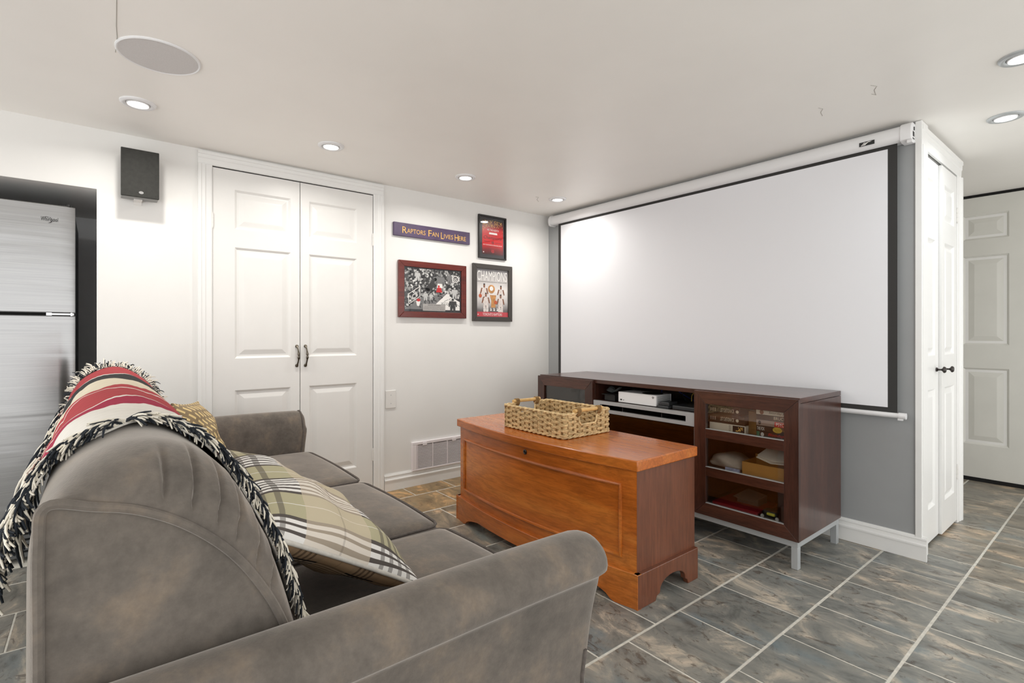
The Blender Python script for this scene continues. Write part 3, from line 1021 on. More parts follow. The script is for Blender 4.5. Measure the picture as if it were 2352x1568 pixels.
claw(tx, lambda u, v, n: F(a + pw * 0.5 + u * 0.016, c + ph * 0.36 + v * 0.016, n), 0, 0, 0.8, 0.007)
tx.build('dark_lettering', M['print_black'], pst, fix=False)
tx = MB()
claw(tx, lambda u, v, n: F(a + pw * 0.5 + u * 0.015, c + ph * 0.11 + v * 0.015, n), 0, 0, 1, 0.007)
tx.build('claw_logo', M['print_red'], pst, fix=False)
glazing(o, F, 0.011, w - 0.011, 0.011, h - 0.011, 0.010)

# champions team poster
def figure(mb_body, mb_skin, mb_dark, P, x, y, s, ball=None, mb_ball=None, lean=0.0, n=0.0072):
    mb_skin.flat(capsule((x + lean, y + 0.42 * s), (x + lean, y + 0.52 * s), 0.055 * s, 0.065 * s), P, n)
    mb_dark.flat(capsule((x + lean - 0.03 * s, y + 0.585 * s), (x + lean + 0.03 * s, y + 0.585 * s), 0.035 * s, 0.035 * s), P, n + 0.0001)
    mb_body.flat([(x - 0.15 * s, y - 0.12 * s), (x + 0.13 * s, y - 0.12 * s), (x + 0.15 * s + lean, y + 0.26 * s), (x + 0.08 * s + lean, y + 0.38 * s), (x - 0.08 * s + lean, y + 0.38 * s), (x - 0.16 * s + lean, y + 0.26 * s)], P, n + 0.0001)
    mb_skin.flat(capsule((x - 0.17 * s + lean, y + 0.31 * s), (x - 0.26 * s, y + 0.05 * s), 0.055 * s, 0.04 * s), P, n)
    mb_skin.flat(capsule((x + 0.17 * s + lean, y + 0.31 * s), (x + 0.25 * s, y + 0.05 * s), 0.055 * s, 0.04 * s), P, n)
    mb_body.flat(capsule((x - 0.08 * s, y - 0.12 * s), (x - 0.10 * s, y - 0.42 * s), 0.10 * s, 0.09 * s), P, n)
    mb_body.flat(capsule((x + 0.07 * s, y - 0.12 * s), (x + 0.09 * s, y - 0.42 * s), 0.10 * s, 0.09 * s), P, n)
    if ball:
        mb_ball.flat(circle(ball[0], ball[1], 0.11 * s, 18), P, n + 0.0003)

o, F, w, h = pic_frame('picture_frame', 'wide charcoal frame holding a white team poster with a gold trophy', -0.819, -0.428, 1.190, 1.643, 0.037, 0.022, M['greyframe'])
M['teamposter'] = vgrad('team_poster_print', 0.04, 0.42, [(0.0, lin((60, 58, 58))), (0.14, lin((110, 106, 106))), (0.30, lin((206, 202, 200))), (0.55, lin((236, 232, 228))), (0.76, lin((196, 192, 190))), (1.0, lin((128, 126, 128)))], 0.35, 0.12)
a, b, c, d = 0.035, w - 0.035, 0.035, h - 0.035
pst = MB().flat([(a, c), (b, c), (b, d), (a, d)], F, 0.0065).build('poster', M['teamposter'], o)
S_ = max(b - a, d - c)
P = lambda u, v, n=0.0: F(a + u * (b - a), c + v * (d - c), n)
body, skin, dark, ballm, gold, red, wht = MB(), MB(), MB(), MB(), MB(), MB(), MB()
Q = lambda u, v, n=0.0: F(a + u * (d - c) , c + v * (d - c), n)
W = (b - a) / (d - c)
figure(body, skin, dark, Q, 0.25 * W, 0.47, 0.36)
figure(body, skin, dark, Q, 0.77 * W, 0.46, 0.34)
figure(body, skin, dark, Q, 0.30 * W, 0.28, 0.36, (0.13 * W, 0.435), ballm, n=0.0078)
figure(body, skin, dark, Q, 0.76 * W, 0.26, 0.36, (0.60 * W, 0.31), ballm, n=0.0078)
gold.flat(circle(0.47 * W, 0.585, 0.088, 28), Q, 0.0084)
gold.flat([(0.42 * W, 0.46), (0.62 * W, 0.46), (0.59 * W, 0.34), (0.60 * W, 0.20), (0.46 * W, 0.20), (0.47 * W, 0.34)], Q, 0.0076)
wht.flat(circle(0.47 * W, 0.595, 0.048, 24), Q, 0.0086)
add_text(wht, 'CHAMPIONS', P, 0.035, 0.965, 0.755, 0.955, 0.0072)
for k in range(6):
    u = 0.22 + k * 0.102
    wht.flat(circle((u + 0.02) * W, 0.175, 0.016, 10), Q, 0.0088)
    wht.flat([(u * W, 0.13), ((u + 0.055) * W, 0.13), ((u + 0.045) * W, 0.172), ((u + 0.01) * W, 0.172)], Q, 0.0088)
red.flat([(0, 0), (1, 0), (1, 0.105), (0, 0.105)], P, 0.0090)
add_text(wht, 'TORONTO RAPTORS', P, 0.20, 0.80, 0.028, 0.082, 0.0094)
wht.flat(circle(0.06 * W, 0.05, 0.012, 10), Q, 0.0094)
sm = MB()
add_text(sm, 'FIRST CHAMPIONSHIP IN FRANCHISE HISTORY  TORONTO RAPTORS', P, 0.04, 0.95, 0.722, 0.738, 0.0072)
add_text(sm, 'NBA FINALS', P, 0.40, 0.58, 0.925, 0.945, 0.0076)
sm.build('small_lettering', M['g1'], pst, fix=False)
M['jersey'] = plain('print_white_jersey', (222, 212, 206), 0.5, var=0.12, vscale=60)
body.build('jersey_print', M['jersey'], pst, fix=False)
skin.build('figure_print', M['skin'], pst, fix=False)
dark.build('hair_print', M['print_black'], pst, fix=False)
ballm.build('ball_print', M['ball'], pst, fix=False)
gold.build('trophy_print', plain('print_trophy_gold', (196, 138, 74), 0.4, var=0.35, vscale=30), pst, fix=False)
red.build('red_band', plain('print_rose_red', (198, 62, 72), 0.4), pst, fix=False)
wht.build('white_lettering', M['print_white'], pst, fix=False)
glazing(o, F, 0.036, w - 0.036, 0.036, h - 0.036, 0.013)

# framed court photograph
o, F, w, h = pic_frame('picture_frame', 'red mahogany frame holding a black and white basketball court photo', -1.450, -0.884, 1.208, 1.611, 0.042, 0.024, M['redwood'])
MB().flat([(0.04, 0.04), (w - 0.04, 0.04), (w - 0.04, h - 0.04), (0.04, h - 0.04)], F, 0.010).build('mat_board', M['dmat'], o)
a, b, c, d = 0.050, w - 0.054, 0.060, h - 0.049
pst = MB().flat([(a, c), (b, c), (b, d), (a, d)], F, 0.011).build('photo', M['crowd'], o)
P = lambda u, v, n=0.0: F(a + u * (b - a), c + v * (d - c), n)
g1, g2, g3, wh, rd, bk = MB(), MB(), MB(), MB(), MB(), MB()
g2.flat([(0.03, 0.0), (0.20, 0.20), (0.34, 0.33), (0.74, 0.40), (0.56, 0.16), (0.30, 0.0)], P, 0.0113)
wh.flat([(0.56, 0.16), (0.74, 0.40), (1.0, 0.22), (1.0, 0.0), (0.50, 0.0)], P, 0.0113)
bk.flat([(0.80, 0.27), (1.0, 0.10), (1.0, 0.11), (0.80, 0.28)], P, 0.0115)
bk.flat([(0.70, 0.22), (0.86, 0.33), (0.86, 0.32), (0.70, 0.21)], P, 0.0115)
# big painted letters along the baseline
Rt = lambda x0, y0, sc, an: (lambda u, v, n=0.0: P(x0 + sc * (u * math.cos(an) - v * math.sin(an)), y0 + 1.25 * sc * (u * math.sin(an) + v * math.cos(an)), n))
add_text(bk, 'O', Rt(0.36, 0.10, 0.10, 0.35), 0, 1, 0, 1, 0.0116)
add_text(bk, 'R', Rt(0.48, 0.17, 0.10, 0.35), 0, 1, 0, 1, 0.0116)
add_text(bk, 'S', Rt(0.60, 0.26, 0.09, 0.35), 0, 1, 0, 1, 0.0116)
add_text(bk, 'T', Rt(0.23, 0.02, 0.09, 0.35), 0, 1, 0, 0.8, 0.0116)
def fig2(mb, x, y, s, n, arms=1):
    mb.flat(circle(x, y + 0.62 * s, 0.075 * s, 12, 0.095 * s), P, n)
    mb.flat([(x - 0.13 * s, y + 0.1 * s), (x + 0.12 * s, y + 0.1 * s), (x + 0.16 * s, y + 0.5 * s), (x - 0.16 * s, y + 0.5 * s)], P, n)
    mb.flat(capsule((x - 0.15 * s, y + 0.46 * s), (x - 0.2 * s, y + 0.12 * s), 0.05 * s, 0.04 * s), P, n + 0.0001)
    mb.flat(capsule((x + 0.15 * s, y + 0.46 * s), (x + 0.2 * s, y + 0.12 * s), 0.05 * s, 0.04 * s), P, n + 0.0001)
    mb.flat(capsule((x - 0.07 * s, y + 0.1 * s), (x - 0.10 * s, y - 0.35 * s), 0.08 * s, 0.05 * s), P, n + 0.0001)
    mb.flat(capsule((x + 0.07 * s, y + 0.1 * s), (x + 0.10 * s, y - 0.35 * s), 0.08 * s, 0.05 * s), P, n + 0.0001)
fig2(g2, 0.62, 0.62, 0.42, 0.0118)
wh.flat([(0.565, 0.55), (0.675, 0.55), (0.66, 0.66), (0.58, 0.66)], P, 0.0122)
g1.flat(capsule((0.42, 0.52), (0.52, 0.70), 0.06, 0.05), P, 0.0118)
g1.flat(circle(0.53, 0.76, 0.035, 14, 0.045), P, 0.0119)
g1.flat(capsule((0.40, 0.50), (0.38, 0.38), 0.04, 0.03), P, 0.0118)
rd.flat([(0.55, 0.44), (0.665, 0.44), (0.64, 0.56), (0.575, 0.56)], P, 0.0125)
rd.flat(circle(0.60, 0.59, 0.018, 12, 0.03), P, 0.0126)
fig2(g3, 0.90, 0.40, 0.26, 0.0120)
fig2(g1, 0.865, 0.06, 0.34, 0.0122)
fig2(g3, 0.36, 0.30, 0.20, 0.0122)
fig2(wh, 0.77, 0.33, 0.16, 0.0122)
fig2(g3, 0.46, 0.30, 0.16, 0.0122)
fig2(g3, 0.22, 0.78, 0.22, 0.0118)
fig2(g2, 0.80, 0.76, 0.24, 0.0118)
# backboard outline, rim and net
for p_, q_ in (((0.06, 0.36), (0.26, 0.56)), ((0.26, 0.56), (0.26, 0.32)), ((0.26, 0.32), (0.07, 0.12)), ((0.07, 0.12), (0.06, 0.36)), ((0.13, 0.24), (0.20, 0.30)), ((0.13, 0.24), (0.13, 0.33)), ((0.13, 0.33), (0.20, 0.39)), ((0.20, 0.39), (0.20, 0.30))):
    wh.flat(capsule(p_, q_, 0.006, 0.006, 3), P, 0.0128)
wh.flat([(0.19, 0.20), (0.27, 0.20), (0.25, 0.08), (0.21, 0.08)], P, 0.0127)
rd.flat(circle(0.235, 0.225, 0.032, 16, 0.036), P, 0.0130)
# round badge, top right
wh.flat(circle(0.915, 0.80, 0.070, 26, 0.095), P, 0.0128)
bk.flat(circle(0.915, 0.80, 0.046, 22, 0.064), P, 0.0130)
claw(wh, lambda u, v, n: P(0.915 + u * 0.04, 0.80 + v * 0.056, n), 0, 0, 0.9, 0.0132)
for k in range(12):
    t = 2 * math.pi * k / 12
    bk.flat(capsule((0.915 + 0.052 * math.cos(t), 0.80 + 0.072 * math.sin(t)), (0.915 + 0.064 * math.cos(t), 0.80 + 0.088 * math.sin(t)), 0.005, 0.005, 3), P, 0.0132)
# signature
sg = [(0.63, 0.12), (0.67, 0.17), (0.66, 0.10), (0.70, 0.16), (0.71, 0.12), (0.74, 0.15), (0.77, 0.13), (0.80, 0.17), (0.70, 0.19), (0.64, 0.18)]
for p_, q_ in zip(sg[:-1], sg[1:]):
    bk.flat(capsule(p_, q_, 0.003, 0.003, 3), P, 0.0133)
g1.build('dark_grey_print', M['g1'], pst, fix=False); g2.build('grey_print', M['g2'], pst, fix=False); g3.build('pale_grey_print', M['g3'], pst, fix=False)
wh.build('white_print', M['print_white'], pst, fix=False); rd.build('red_print', M['print_red'], pst, fix=False); bk.build('black_print', M['print_black'], pst, fix=False)
pl = MB().prism([(0.31, -0.03), (0.72, -0.03), (0.72, 0.14), (0.31, 0.14)], P, 0.0105, 0.0145).build('plaque', plain('engraved_silver_plate', (176, 172, 168), 0.35, 0.3), o)
tx = MB()
add_text(tx, 'KAWHI LEONARD', P, 0.40, 0.63, 0.095, 0.125, 0.0147)
add_text(tx, 'Hits last second shot to win game seven vs', P, 0.34, 0.69, 0.060, 0.078, 0.0147)
add_text(tx, 'Philadelphia 76ers 2019 Eastern Conference', P, 0.33, 0.70, 0.028, 0.046, 0.0147)
add_text(tx, 'Semi Finals in Toronto on May 12th 2019', P, 0.33, 0.70, -0.006, 0.014, 0.0147)
tx.build('engraving', M['print_black'], pl, fix=False)
glazing(o, F, 0.041, w - 0.041, 0.041, h - 0.041, 0.0165)

# ------------------------------------------------------------------ refrigerator
fr = empty('refrigerator', (-0.35, -3.55, 0))
tag(fr, 'stainless steel top-freezer refrigerator standing in the wall alcove', 'refrigerator')
RY0, RY1 = -3.93, -3.176
box('body', plain('grey_fridge_side', (120, 122, 124), 0.45), fr, -0.74, -0.085, RY0 + 0.006, RY1 - 0.004, 0.03, 1.700, bev=0.004)
def fridge_door(name, z0, z1):
    rows = []
    n = 25
    prof = []
    for k in range(n):
        t = k / (n - 1)
        y = RY0 + (RY1 - RY0) * t
        e = min(t, 1 - t) * (RY1 - RY0)
        r = 0.014
        edge = (r - math.sqrt(max(0, r * r - (r - min(r, e)) ** 2)))
        x = -0.006 - 0.012 * (2 * t - 1) ** 2 - edge
        prof.append((x, y))
    prof += [(-0.078, RY1), (-0.078, RY0)]
    rings = [[(x, y, z) for x, y in prof] for z in (z0, z0 + 0.004, z1 - 0.004, z1)]
    for i in (0, 3):
        rings[i] = [(x - (0.004 if x > -0.05 else 0), y, z) for x, y, z in rings[i]]
    return MB().loft(rings).build(name, M['steel'], fr, smooth=True)
fd = fridge_door('freezer_door', 1.193, 1.716)
rd_ = fridge_door('fridge_door', 0.175, 1.179)
box('gasket', M['void'], fr, -0.085, -0.03, RY0 + 0.01, RY1 - 0.008, 1.176, 1.196)
mb = MB().box(-0.045, -0.004, RY1 - 0.10, RY1 - 0.004, 1.182, 1.190)
mb.lathe([(0.007, 0), (0.007, 0.016)], (-0.020, RY1 - 0.012, 1.178), (0, 0, 1), 12)
mb.box(-0.03, -0.002, RY1 - 0.105, RY1 - 0.085, 1.179, 1.193)
mb.build('hinge', M['chrome'], fr)
mb = MB().box(-0.10, -0.03, RY1 - 0.06, RY1 - 0.012, 1.712, 1.722)
mb.lathe([(0.012, 0), (0.012, 0.010), (0.009, 0.013)], (-0.035, RY1 - 0.025, 1.716), (0, 0, 1), 14)
mb.build('hinge_cover', M['black'], fr, bev=0.002)
mb = MB().box(-0.10, -0.065, RY0 + 0.01, RY1 - 0.01, 0.02, 0.168)
mb.build('toe_grille', plain('dark_steel_grille', (120, 122, 124), 0.25, 0.9), fr, bev=0.006)
for k in range(4):
    box('toe_slot', M['void'], fr, -0.066, -0.0635, RY0 + 0.04, RY1 - 0.03, 0.045 + k * 0.028, 0.055 + k * 0.028)
F = frame((-0.0068, RY1 - 0.124, 1.628), (0, 1, 0), (0, 0, 1), (1, 0, 0))
tx = MB()
add_text(tx, 'Whirlpool', F, 0, 0.062, 0, 0.024, 0.001, shear=0.1)
tx.flat([(0.0, 0.022), (0.02, 0.026), (0.045, 0.021), (0.02, 0.0245)], F, 0.001)
tx.flat([(0.024, -0.004), (0.034, -0.002), (0.046, 0.008), (0.033, 0.0)], F, 0.001)
tx.build('badge', M['black'], fd, fix=False)

# ------------------------------------------------------------------ media cabinet
cb = empty('media_cabinet', (1.42, -0.33, 0))
tag(cb, 'long dark walnut media cabinet on a silver metal base under the screen', 'media cabinet')
CX0, CX1, CY0, CY1, CZ0, CZ1 = 0.53, 2.31, -0.58, -0.08, 0.135, 0.795
MX0, MX1 = 1.062, 1.785
box('top', M['walnut'], cb, CX0, CX1, CY0, CY1, 0.770, CZ1, bev=0.002)
for x0, x1 in ((CX0, CX0 + 0.02), (MX0 - 0.022, MX0), (MX1, MX1 + 0.022), (CX1 - 0.02, CX1)):
    box('side_panel', M['walnut_z'], cb, x0, x1, CY0, CY1, CZ0, 0.7685, bev=0.001)
box('bottom_panel', M['walnut'], cb, CX0 + 0.02, CX1 - 0.02, CY0, CY1, CZ0, CZ0 + 0.055)
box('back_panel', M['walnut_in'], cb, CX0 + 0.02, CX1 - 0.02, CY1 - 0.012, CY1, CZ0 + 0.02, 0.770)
for x0, x1 in ((CX0 + 0.02, MX0 - 0.022), (MX1 + 0.022, CX1 - 0.02)):
    for z in (0.565, 0.365):
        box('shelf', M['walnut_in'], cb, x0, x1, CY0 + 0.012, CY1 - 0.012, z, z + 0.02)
box('shelf', M['walnut'], cb, MX0, MX1, CY0 + 0.004, CY1 - 0.012, 0.645, 0.662)
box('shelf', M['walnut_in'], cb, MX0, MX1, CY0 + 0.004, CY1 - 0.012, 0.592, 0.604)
# silver front with a long slot
mb = MB()
mb.box(MX0, MX1, CY0 - 0.016, CY0 + 0.004, 0.643, 0.664)
mb.box(MX0, MX1, CY0 - 0.016, CY0 + 0.004, 0.592, 0.612)
mb.box(MX0, MX0 + 0.055, CY0 - 0.016, CY0 + 0.004, 0.612, 0.643)
mb.box(MX1 - 0.055, MX1, CY0 - 0.016, CY0 + 0.004, 0.612, 0.643)
mb.build('slot_front', M['silver'], cb)
for x in (1.28, 1.56):
    box('divider', M['black'], cb, x, x + 0.006, CY0 + 0.004, CY1 - 0.03, 0.604, 0.645)
# smoked flap
box('flap_glass', M['glass_dark'], cb, MX0 + 0.004, MX1 - 0.006, CY0 - 0.012, CY0 - 0.007, CZ0 + 0.003, 0.588)
box('flap_edge', M['silver'], cb, MX1 - 0.006, MX1 - 0.002, CY0 - 0.013, CY0 - 0.004, CZ0 + 0.003, 0.588)

def cab_door(x0, x1, hl):
    d = empty('door', (0, 0, 0))
    d.parent = cb
    d.location = -WLOC[cb.name]
    z0, z1 = CZ0 + 0.001, 0.789
    y0, y1 = CY0 - 0.022, CY0 - 0.002
    s = 0.066
    F = frame((x0, y1, z0), (1, 0, 0), (0, 0, 1), (0, -1, 0))
    w, h = x1 - x0, z1 - z0
    t = y1 - y0
    g = 0.0006
    for q, mt in (([(g, 0), (w - g, 0), (w - s - g, s), (s + g, s)], 'walnut'), ([(w, g), (w, h - g), (w - s, h - s - g), (w - s, s + g)], 'walnut_z'), ([(w - g, h), (g, h), (s + g, h - s), (w - s - g, h - s)], 'walnut'), ([(0, h - g), (0, g), (s, s + g), (s, h - s - g)], 'walnut_z')):
        MB().prism(q, F, 0, t).build('frame_side', M[mt], d, bev=0.0012)
    for a, b in ((0.543, 0.5915), (0.3455, 0.392)):
        MB().prism([(s, a - z0), (w - s, a - z0), (w - s, b - z0), (s, b - z0)], F, 0.001, t - 0.001).build('rail', M['walnut'], d, bev=0.001)
    for a, b in ((z0 + s, 0.3455), (0.392, 0.543), (0.5915, z1 - s)):
        MB().prism([(s - 0.002, a - z0), (w - s + 0.002, a - z0), (w - s + 0.002, b - z0), (s - 0.002, b - z0)], F, 0.004, 0.008).build('pane', M['glass'], d)
        MB().prism([(s, a - z0), (w - s, a - z0), (w - s, a - z0 + 0.0025), (s, a - z0 + 0.0025)], F, 0.008, t + 0.0003).build('bead', M['silver'], d)
    return d
WLOC['door'] = Vector((0, 0, 0))
cab_door(CX0, MX0 - 0.004, 0)
WLOC['door.001'] = Vector((0, 0, 0))
cab_door(MX1, CX1 + 0.003, 1)
# metal base
lb = 0.030
for x in (CX0 + 0.01, CX1 - 0.01 - lb):
    for y in (CY0 + 0.0, CY1 - lb):
        box('leg', M['silver'], cb, x, x + lb, y, y + lb, 0, 0.102, bev=0.002)
mb = MB()
mb.box(CX0 + 0.01, CX1 - 0.01, CY0, CY0 + lb, 0.102, 0.134).box(CX0 + 0.01, CX1 - 0.01, CY1 - lb, CY1, 0.102, 0.134)
mb.box(CX0 + 0.01, CX0 + 0.01 + lb, CY0 + lb, CY1 - lb, 0.102, 0.134).box(CX1 - 0.01 - lb, CX1 - 0.01, CY0 + lb, CY1 - lb, 0.102, 0.134)
mb.build('base_frame', M['silver'], cb, bev=0.0015)

# things on the middle shelf
SHZ = 0.6622
o = empty('game_console', (1.372, -0.475, SHZ))
tag(o, 'white game console with a round black vent on the cabinet shelf', 'game console')
GX0, GX1, GY0, GY1, GZ0, GZ1 = 1.232, 1.512, -0.555, -0.402, SHZ + 0.003, SHZ + 0.068
box('case', M['white_plastic'], o, GX0, GX1, GY0, GY1, GZ0, GZ1, bev=0.003)
MB().lathe([(0.062, 0), (0.062, 0.002), (0.058, 0.0026), (0.001, 0.0022)], (1.43, -0.475, GZ1 - 0.0005), (0, 0, 1), 48).build('vent', M['black'], o, smooth=True)
for k in range(9):
    box('side_slot', M['g2'], o, GX1 - 0.001, GX1 + 0.0006, GY0 + 0.012, GY1 - 0.012, GZ0 + 0.008 + k * 0.006, GZ0 + 0.0105 + k * 0.006)
F = frame((GX0, GY0 - 0.0003, GZ0), (1, 0, 0), (0, 0, 1), (0, -1, 0))
MB().prism([(0.016, 0.013), (0.030, 0.013), (0.030, 0.021), (0.016, 0.021)], F, 0, 0.0006).build('port', M['black'], o)
MB().prism(circle(0.042, 0.016, 0.003, 12), F, 0, 0.0006).build('button', M['black'], o)
mb = MB(); mb.flat(circle(0.258, 0.051, 0.0068, 20), F, 0.0006); mb.build('logo', M['black'], o, fix=False)
mb = MB()
for q in ([(0.2535, 0.0565), (0.2555, 0.0575), (0.263, 0.0465), (0.2615, 0.0455)], [(0.2625, 0.0565), (0.2605, 0.0575), (0.253, 0.0465), (0.2545, 0.0455)]):
    mb.flat(q, F, 0.0009)
mb.build('logo_cross', M['white_plastic'], o, fix=False)
box('foot', M['black'], o, GX0 + 0.02, GX1 - 0.02, GY0 + 0.02, GY1 - 0.02, SHZ, GZ0)

o = empty('power_adapter', (1.15, -0.50, SHZ))
tag(o, 'small black box with a coiled black cable on top, left of the console', 'adapter')
box('box', M['black'], o, 1.110, 1.196, -0.545, -0.445, SHZ, SHZ + 0.038, bev=0.003)
box('lid', M['black'], o, 1.095, 1.200, -0.555, -0.440, SHZ + 0.038, SHZ + 0.042, bev=0.001)
mb = MB()
for k in range(6):
    pts = []
    for i in range(26):
        t = 2 * math.pi * i / 25
        pts.append((1.148 + 0.042 * math.sin(t) + 0.002 * k, -0.50 + 0.016 * math.sin(2 * t) + 0.004 * k - 0.01, SHZ + 0.052 + 0.015 * abs(math.sin(t)) ** 1.0 * (1 + 0.12 * k) + 0.002 * k))
    mb.tube(pts, 0.0022, 6)
mb.build('cable', plain('grey_black_cable', (74, 78, 78), 0.5), o, smooth=True)

def slab(name, label, cat, x0, x1, y0, y1, z0, z1, mat, bev=0.004):
    o = box(name, mat, None, x0, x1, y0, y1, z0, z1, bev=bev)
    tag(o, label, cat)
    return o
M['darkgrey'] = plain('dark_grey_plastic', (52, 54, 56), 0.4)
slab('set_top_box', 'flat black receiver box at the right end of the cabinet shelf', 'receiver', 1.612, 1.770, -0.545, -0.40, SHZ + 0.0, SHZ + 0.022, M['darkgrey'])
slab('external_drive', 'small dark grey drive lying beside the white console', 'hard drive', 1.522, 1.600, -0.565, -0.455, SHZ, SHZ + 0.015, M['darkgrey'])
slab('battery_pack', 'small dark grey pack stacked on top of the drive', 'battery pack', 1.534, 1.598, -0.555, -0.470, SHZ + 0.0153, SHZ + 0.036, M['darkgrey'])
def cable(label, pts, col, r=0.0024):
    mb = MB().tube(catmull(pts, 40).tolist(), r, 6)
    o = mb.build('cable', plain('cable_jacket_%d' % len(MATS), col, 0.5), None, smooth=True)
    tag(o, label, 'cable', 'loose cables behind the console')
z = SHZ
cable('yellow cable looping behind the flat receiver box', [(1.62, -0.36, z + .03), (1.64, -0.38, z + .075), (1.70, -0.37, z + .098), (1.735, -0.34, z + .06), (1.66, -0.36, z + .032), (1.70, -0.30, z + .03), (1.74, -0.16, z + .004)], (206, 176, 70))
cable('blue cable hanging at the right end of the cabinet shelf', [(1.725, -0.36, z + .095), (1.745, -0.36, z + .06), (1.715, -0.37, z + .03), (1.74, -0.2, z + .004)], (70, 96, 170))
cable('thin dark blue cable arching over the back of the console', [(1.36, -0.30, z + .004), (1.40, -0.32, z + .09), (1.48, -0.34, z + .10), (1.52, -0.30, z + .06), (1.58, -0.22, z + .004)], (40, 60, 150))
cable('thin grey cable arching behind the white console', [(1.28, -0.25, z + .004), (1.33, -0.30, z + .09), (1.40, -0.28, z + .102), (1.50, -0.26, z + .088), (1.545, -0.15, z + .004)], (86, 88, 88))
cable('black cable dangling between console and receiver', [(1.56, -0.36, z + .10), (1.57, -0.37, z + .06), (1.60, -0.38, z + .03), (1.595, -0.33, z + .004)], (30, 32, 32))

# video cassettes and boxes behind the right glass door
def tape(label, x0, x1, z0, z1, spine, y0=-0.560, dep=0.11, deco=None):
    o = empty('video_cassette', ((x0 + x1) / 2, y0 + dep / 2, z0))
    tag(o, label, 'video tape', 'video cassettes behind the glass door')
    box('sleeve', spine, o, x0, x1, y0, y0 + dep, z0, z1, bev=0.0012)
    F = frame((x0, y0, z0), (1, 0, 0), (0, 0, 1), (0, -1, 0))
    if deco:
        deco(o, F, x1 - x0, z1 - z0)
    return o
M['dk'] = plain('sleeve_black_brown', (48, 40, 34), 0.35)
M['dk2'] = plain('sleeve_brown', (66, 52, 42), 0.35)
M['tan'] = plain('sleeve_grey_tan', (150, 134, 124), 0.35)
M['cream'] = plain('sleeve_cream', (214, 206, 190), 0.35)
M['goldc'] = plain('print_gold_coin', (196, 168, 70), 0.4, var=0.3, vscale=120)
def deco_schind(o, F, w, h):
    t = MB(); add_text(t, "SCHINDLER'S LIST", F, 0.075, 0.150, h * 0.28, h * 0.74, 0.0006, flip=True)
    t.build('title_print', M['print_cream'], o, fix=False)
    t = MB(); t.flat(circle(0.167, h / 2, 0.008, 14), F, 0.0006); t.build('portrait_print', M['print_cream'], o, fix=False)
    t = MB()
    for k in range(3): t.flat([(0.02 + k * .012, h * .3), (0.027 + k * .012, h * .3), (0.027 + k * .012, h * .7), (0.02 + k * .012, h * .7)], F, 0.0006)
    t.build('mark_print', M['tan'], o, fix=False)
zs = 0.5855
LX0, LX1 = 1.838, 2.036
def deco_book(o, F, w, h):
    t = MB(); t.flat([(0.128, 0.004), (w - 0.004, 0.004), (w - 0.004, h - 0.004), (0.128, h - 0.004)], F, 0.0006); t.build('picture_print', M['print_black'], o, fix=False)
    t = MB()
    r2 = random.Random(2)
    for _ in range(16):
        t.flat(circle(0.146 + r2.random() * 0.034, h * (0.25 + 0.5 * r2.random()), 0.003, 8), F, 0.0009 + 0.00001 * _)
    t.build('flame_print', M['print_gold'], o, fix=False)
    t = MB(); add_text(t, 'THE COLLECTION', lambda u, v, n=0.0: F(0.10 - v * 0.02 + 0.018, u * h, n), 0.12, 0.88, 0, 0.5, 0.0006); t.build('title_print', M['g1'], o, fix=False)
tape('cream video sleeve with a small dark picture, bottom of the left stack', LX0 + 0.012, LX1 + 0.008, zs, zs + 0.040, M['cream'], deco=deco_book)
tape('thick brown video sleeve with upside-down cream title, middle of the left stack', LX0 - 0.003, LX1 + 0.004, zs + 0.0405, zs + 0.085, M['dk2'], deco=deco_schind)
tape('dark brown video sleeve with upside-down title, top of the left stack', LX0 - 0.003, LX1 - 0.02, zs + 0.0855, zs + 0.130, M['dk'], deco=deco_schind)
def deco_txt(body, mat, a, b, c, d, shear=0.0, extra=None):
    def f(o, F, w, h):
        t = MB(); add_text(t, body, F, a * w, b * w, c * h, d * h, 0.0007, shear=shear); t.build('title_print', mat, o, fix=False)
        if extra: extra(o, F, w, h)
    return f
RX0, RX1 = 2.098, 2.268
def ex_coin(o, F, w, h):
    t = MB()
    t.flat(circle(w * 0.60, h * 0.55, 0.022, 20, 0.014), F, 0.0006); t.flat(circle(w * 0.88, h * 0.5, 0.019, 20, 0.014), F, 0.0009)
    t.build('coin_print', M['goldc'], o, fix=False)
def ex_red(o, F, w, h):
    t = MB(); t.flat([(w * .52, h * .06), (w * .97, h * .06), (w * .97, h * .94), (w * .52, h * .94)], F, 0.0005); t.build('red_print', M['print_red'], o, fix=False)
    t = MB(); t.flat(circle(w * 0.10, h * .5, 0.007, 14, 0.010), F, 0.0006); t.build('portrait_print', M['g1'], o, fix=False)
def ex_green(o, F, w, h):
    t = MB(); t.flat([(0.002, 0.001), (w * .1, 0.001), (w * .1, h - .001), (0.002, h - .001)], F, 0.0005); t.build('green_print', plain('print_green', (40, 110, 84), 0.4), o, fix=False)
    t = MB(); t.flat(circle(w * .18, h * .5, 0.008, 14, 0.010), F, 0.0006); t.build('portrait_print', M['g3'], o, fix=False)
def ex_dark(o, F, w, h):
    t = MB(); t.flat(circle(w * 0.16, h * .5, 0.010, 14, 0.011), F, 0.0006); t.build('picture_print', M['skin'], o, fix=False)
tape('black video sleeve with red script and a green end, bottom of the right stack', RX0, RX1, zs, zs + 0.028, M['print_black'], deco=deco_txt('Bloodsport', M['print_red'], .34, .96, .25, .85, 0.3, ex_green))
tape('dark video sleeve with gold coin shapes, second from the bottom of the right stack', RX0, RX1, zs + 0.0285, zs + 0.056, M['dk'], deco=deco_txt('THE FOX', M['print_white'], .03, .24, .2, .8, 0, ex_coin))
tape('grey video sleeve with a red title block, middle of the right stack', RX0, RX1, zs + 0.0565, zs + 0.084, M['tan'], deco=deco_txt('PSYCHO', M['print_white'], .56, .94, .2, .8, 0, ex_red))
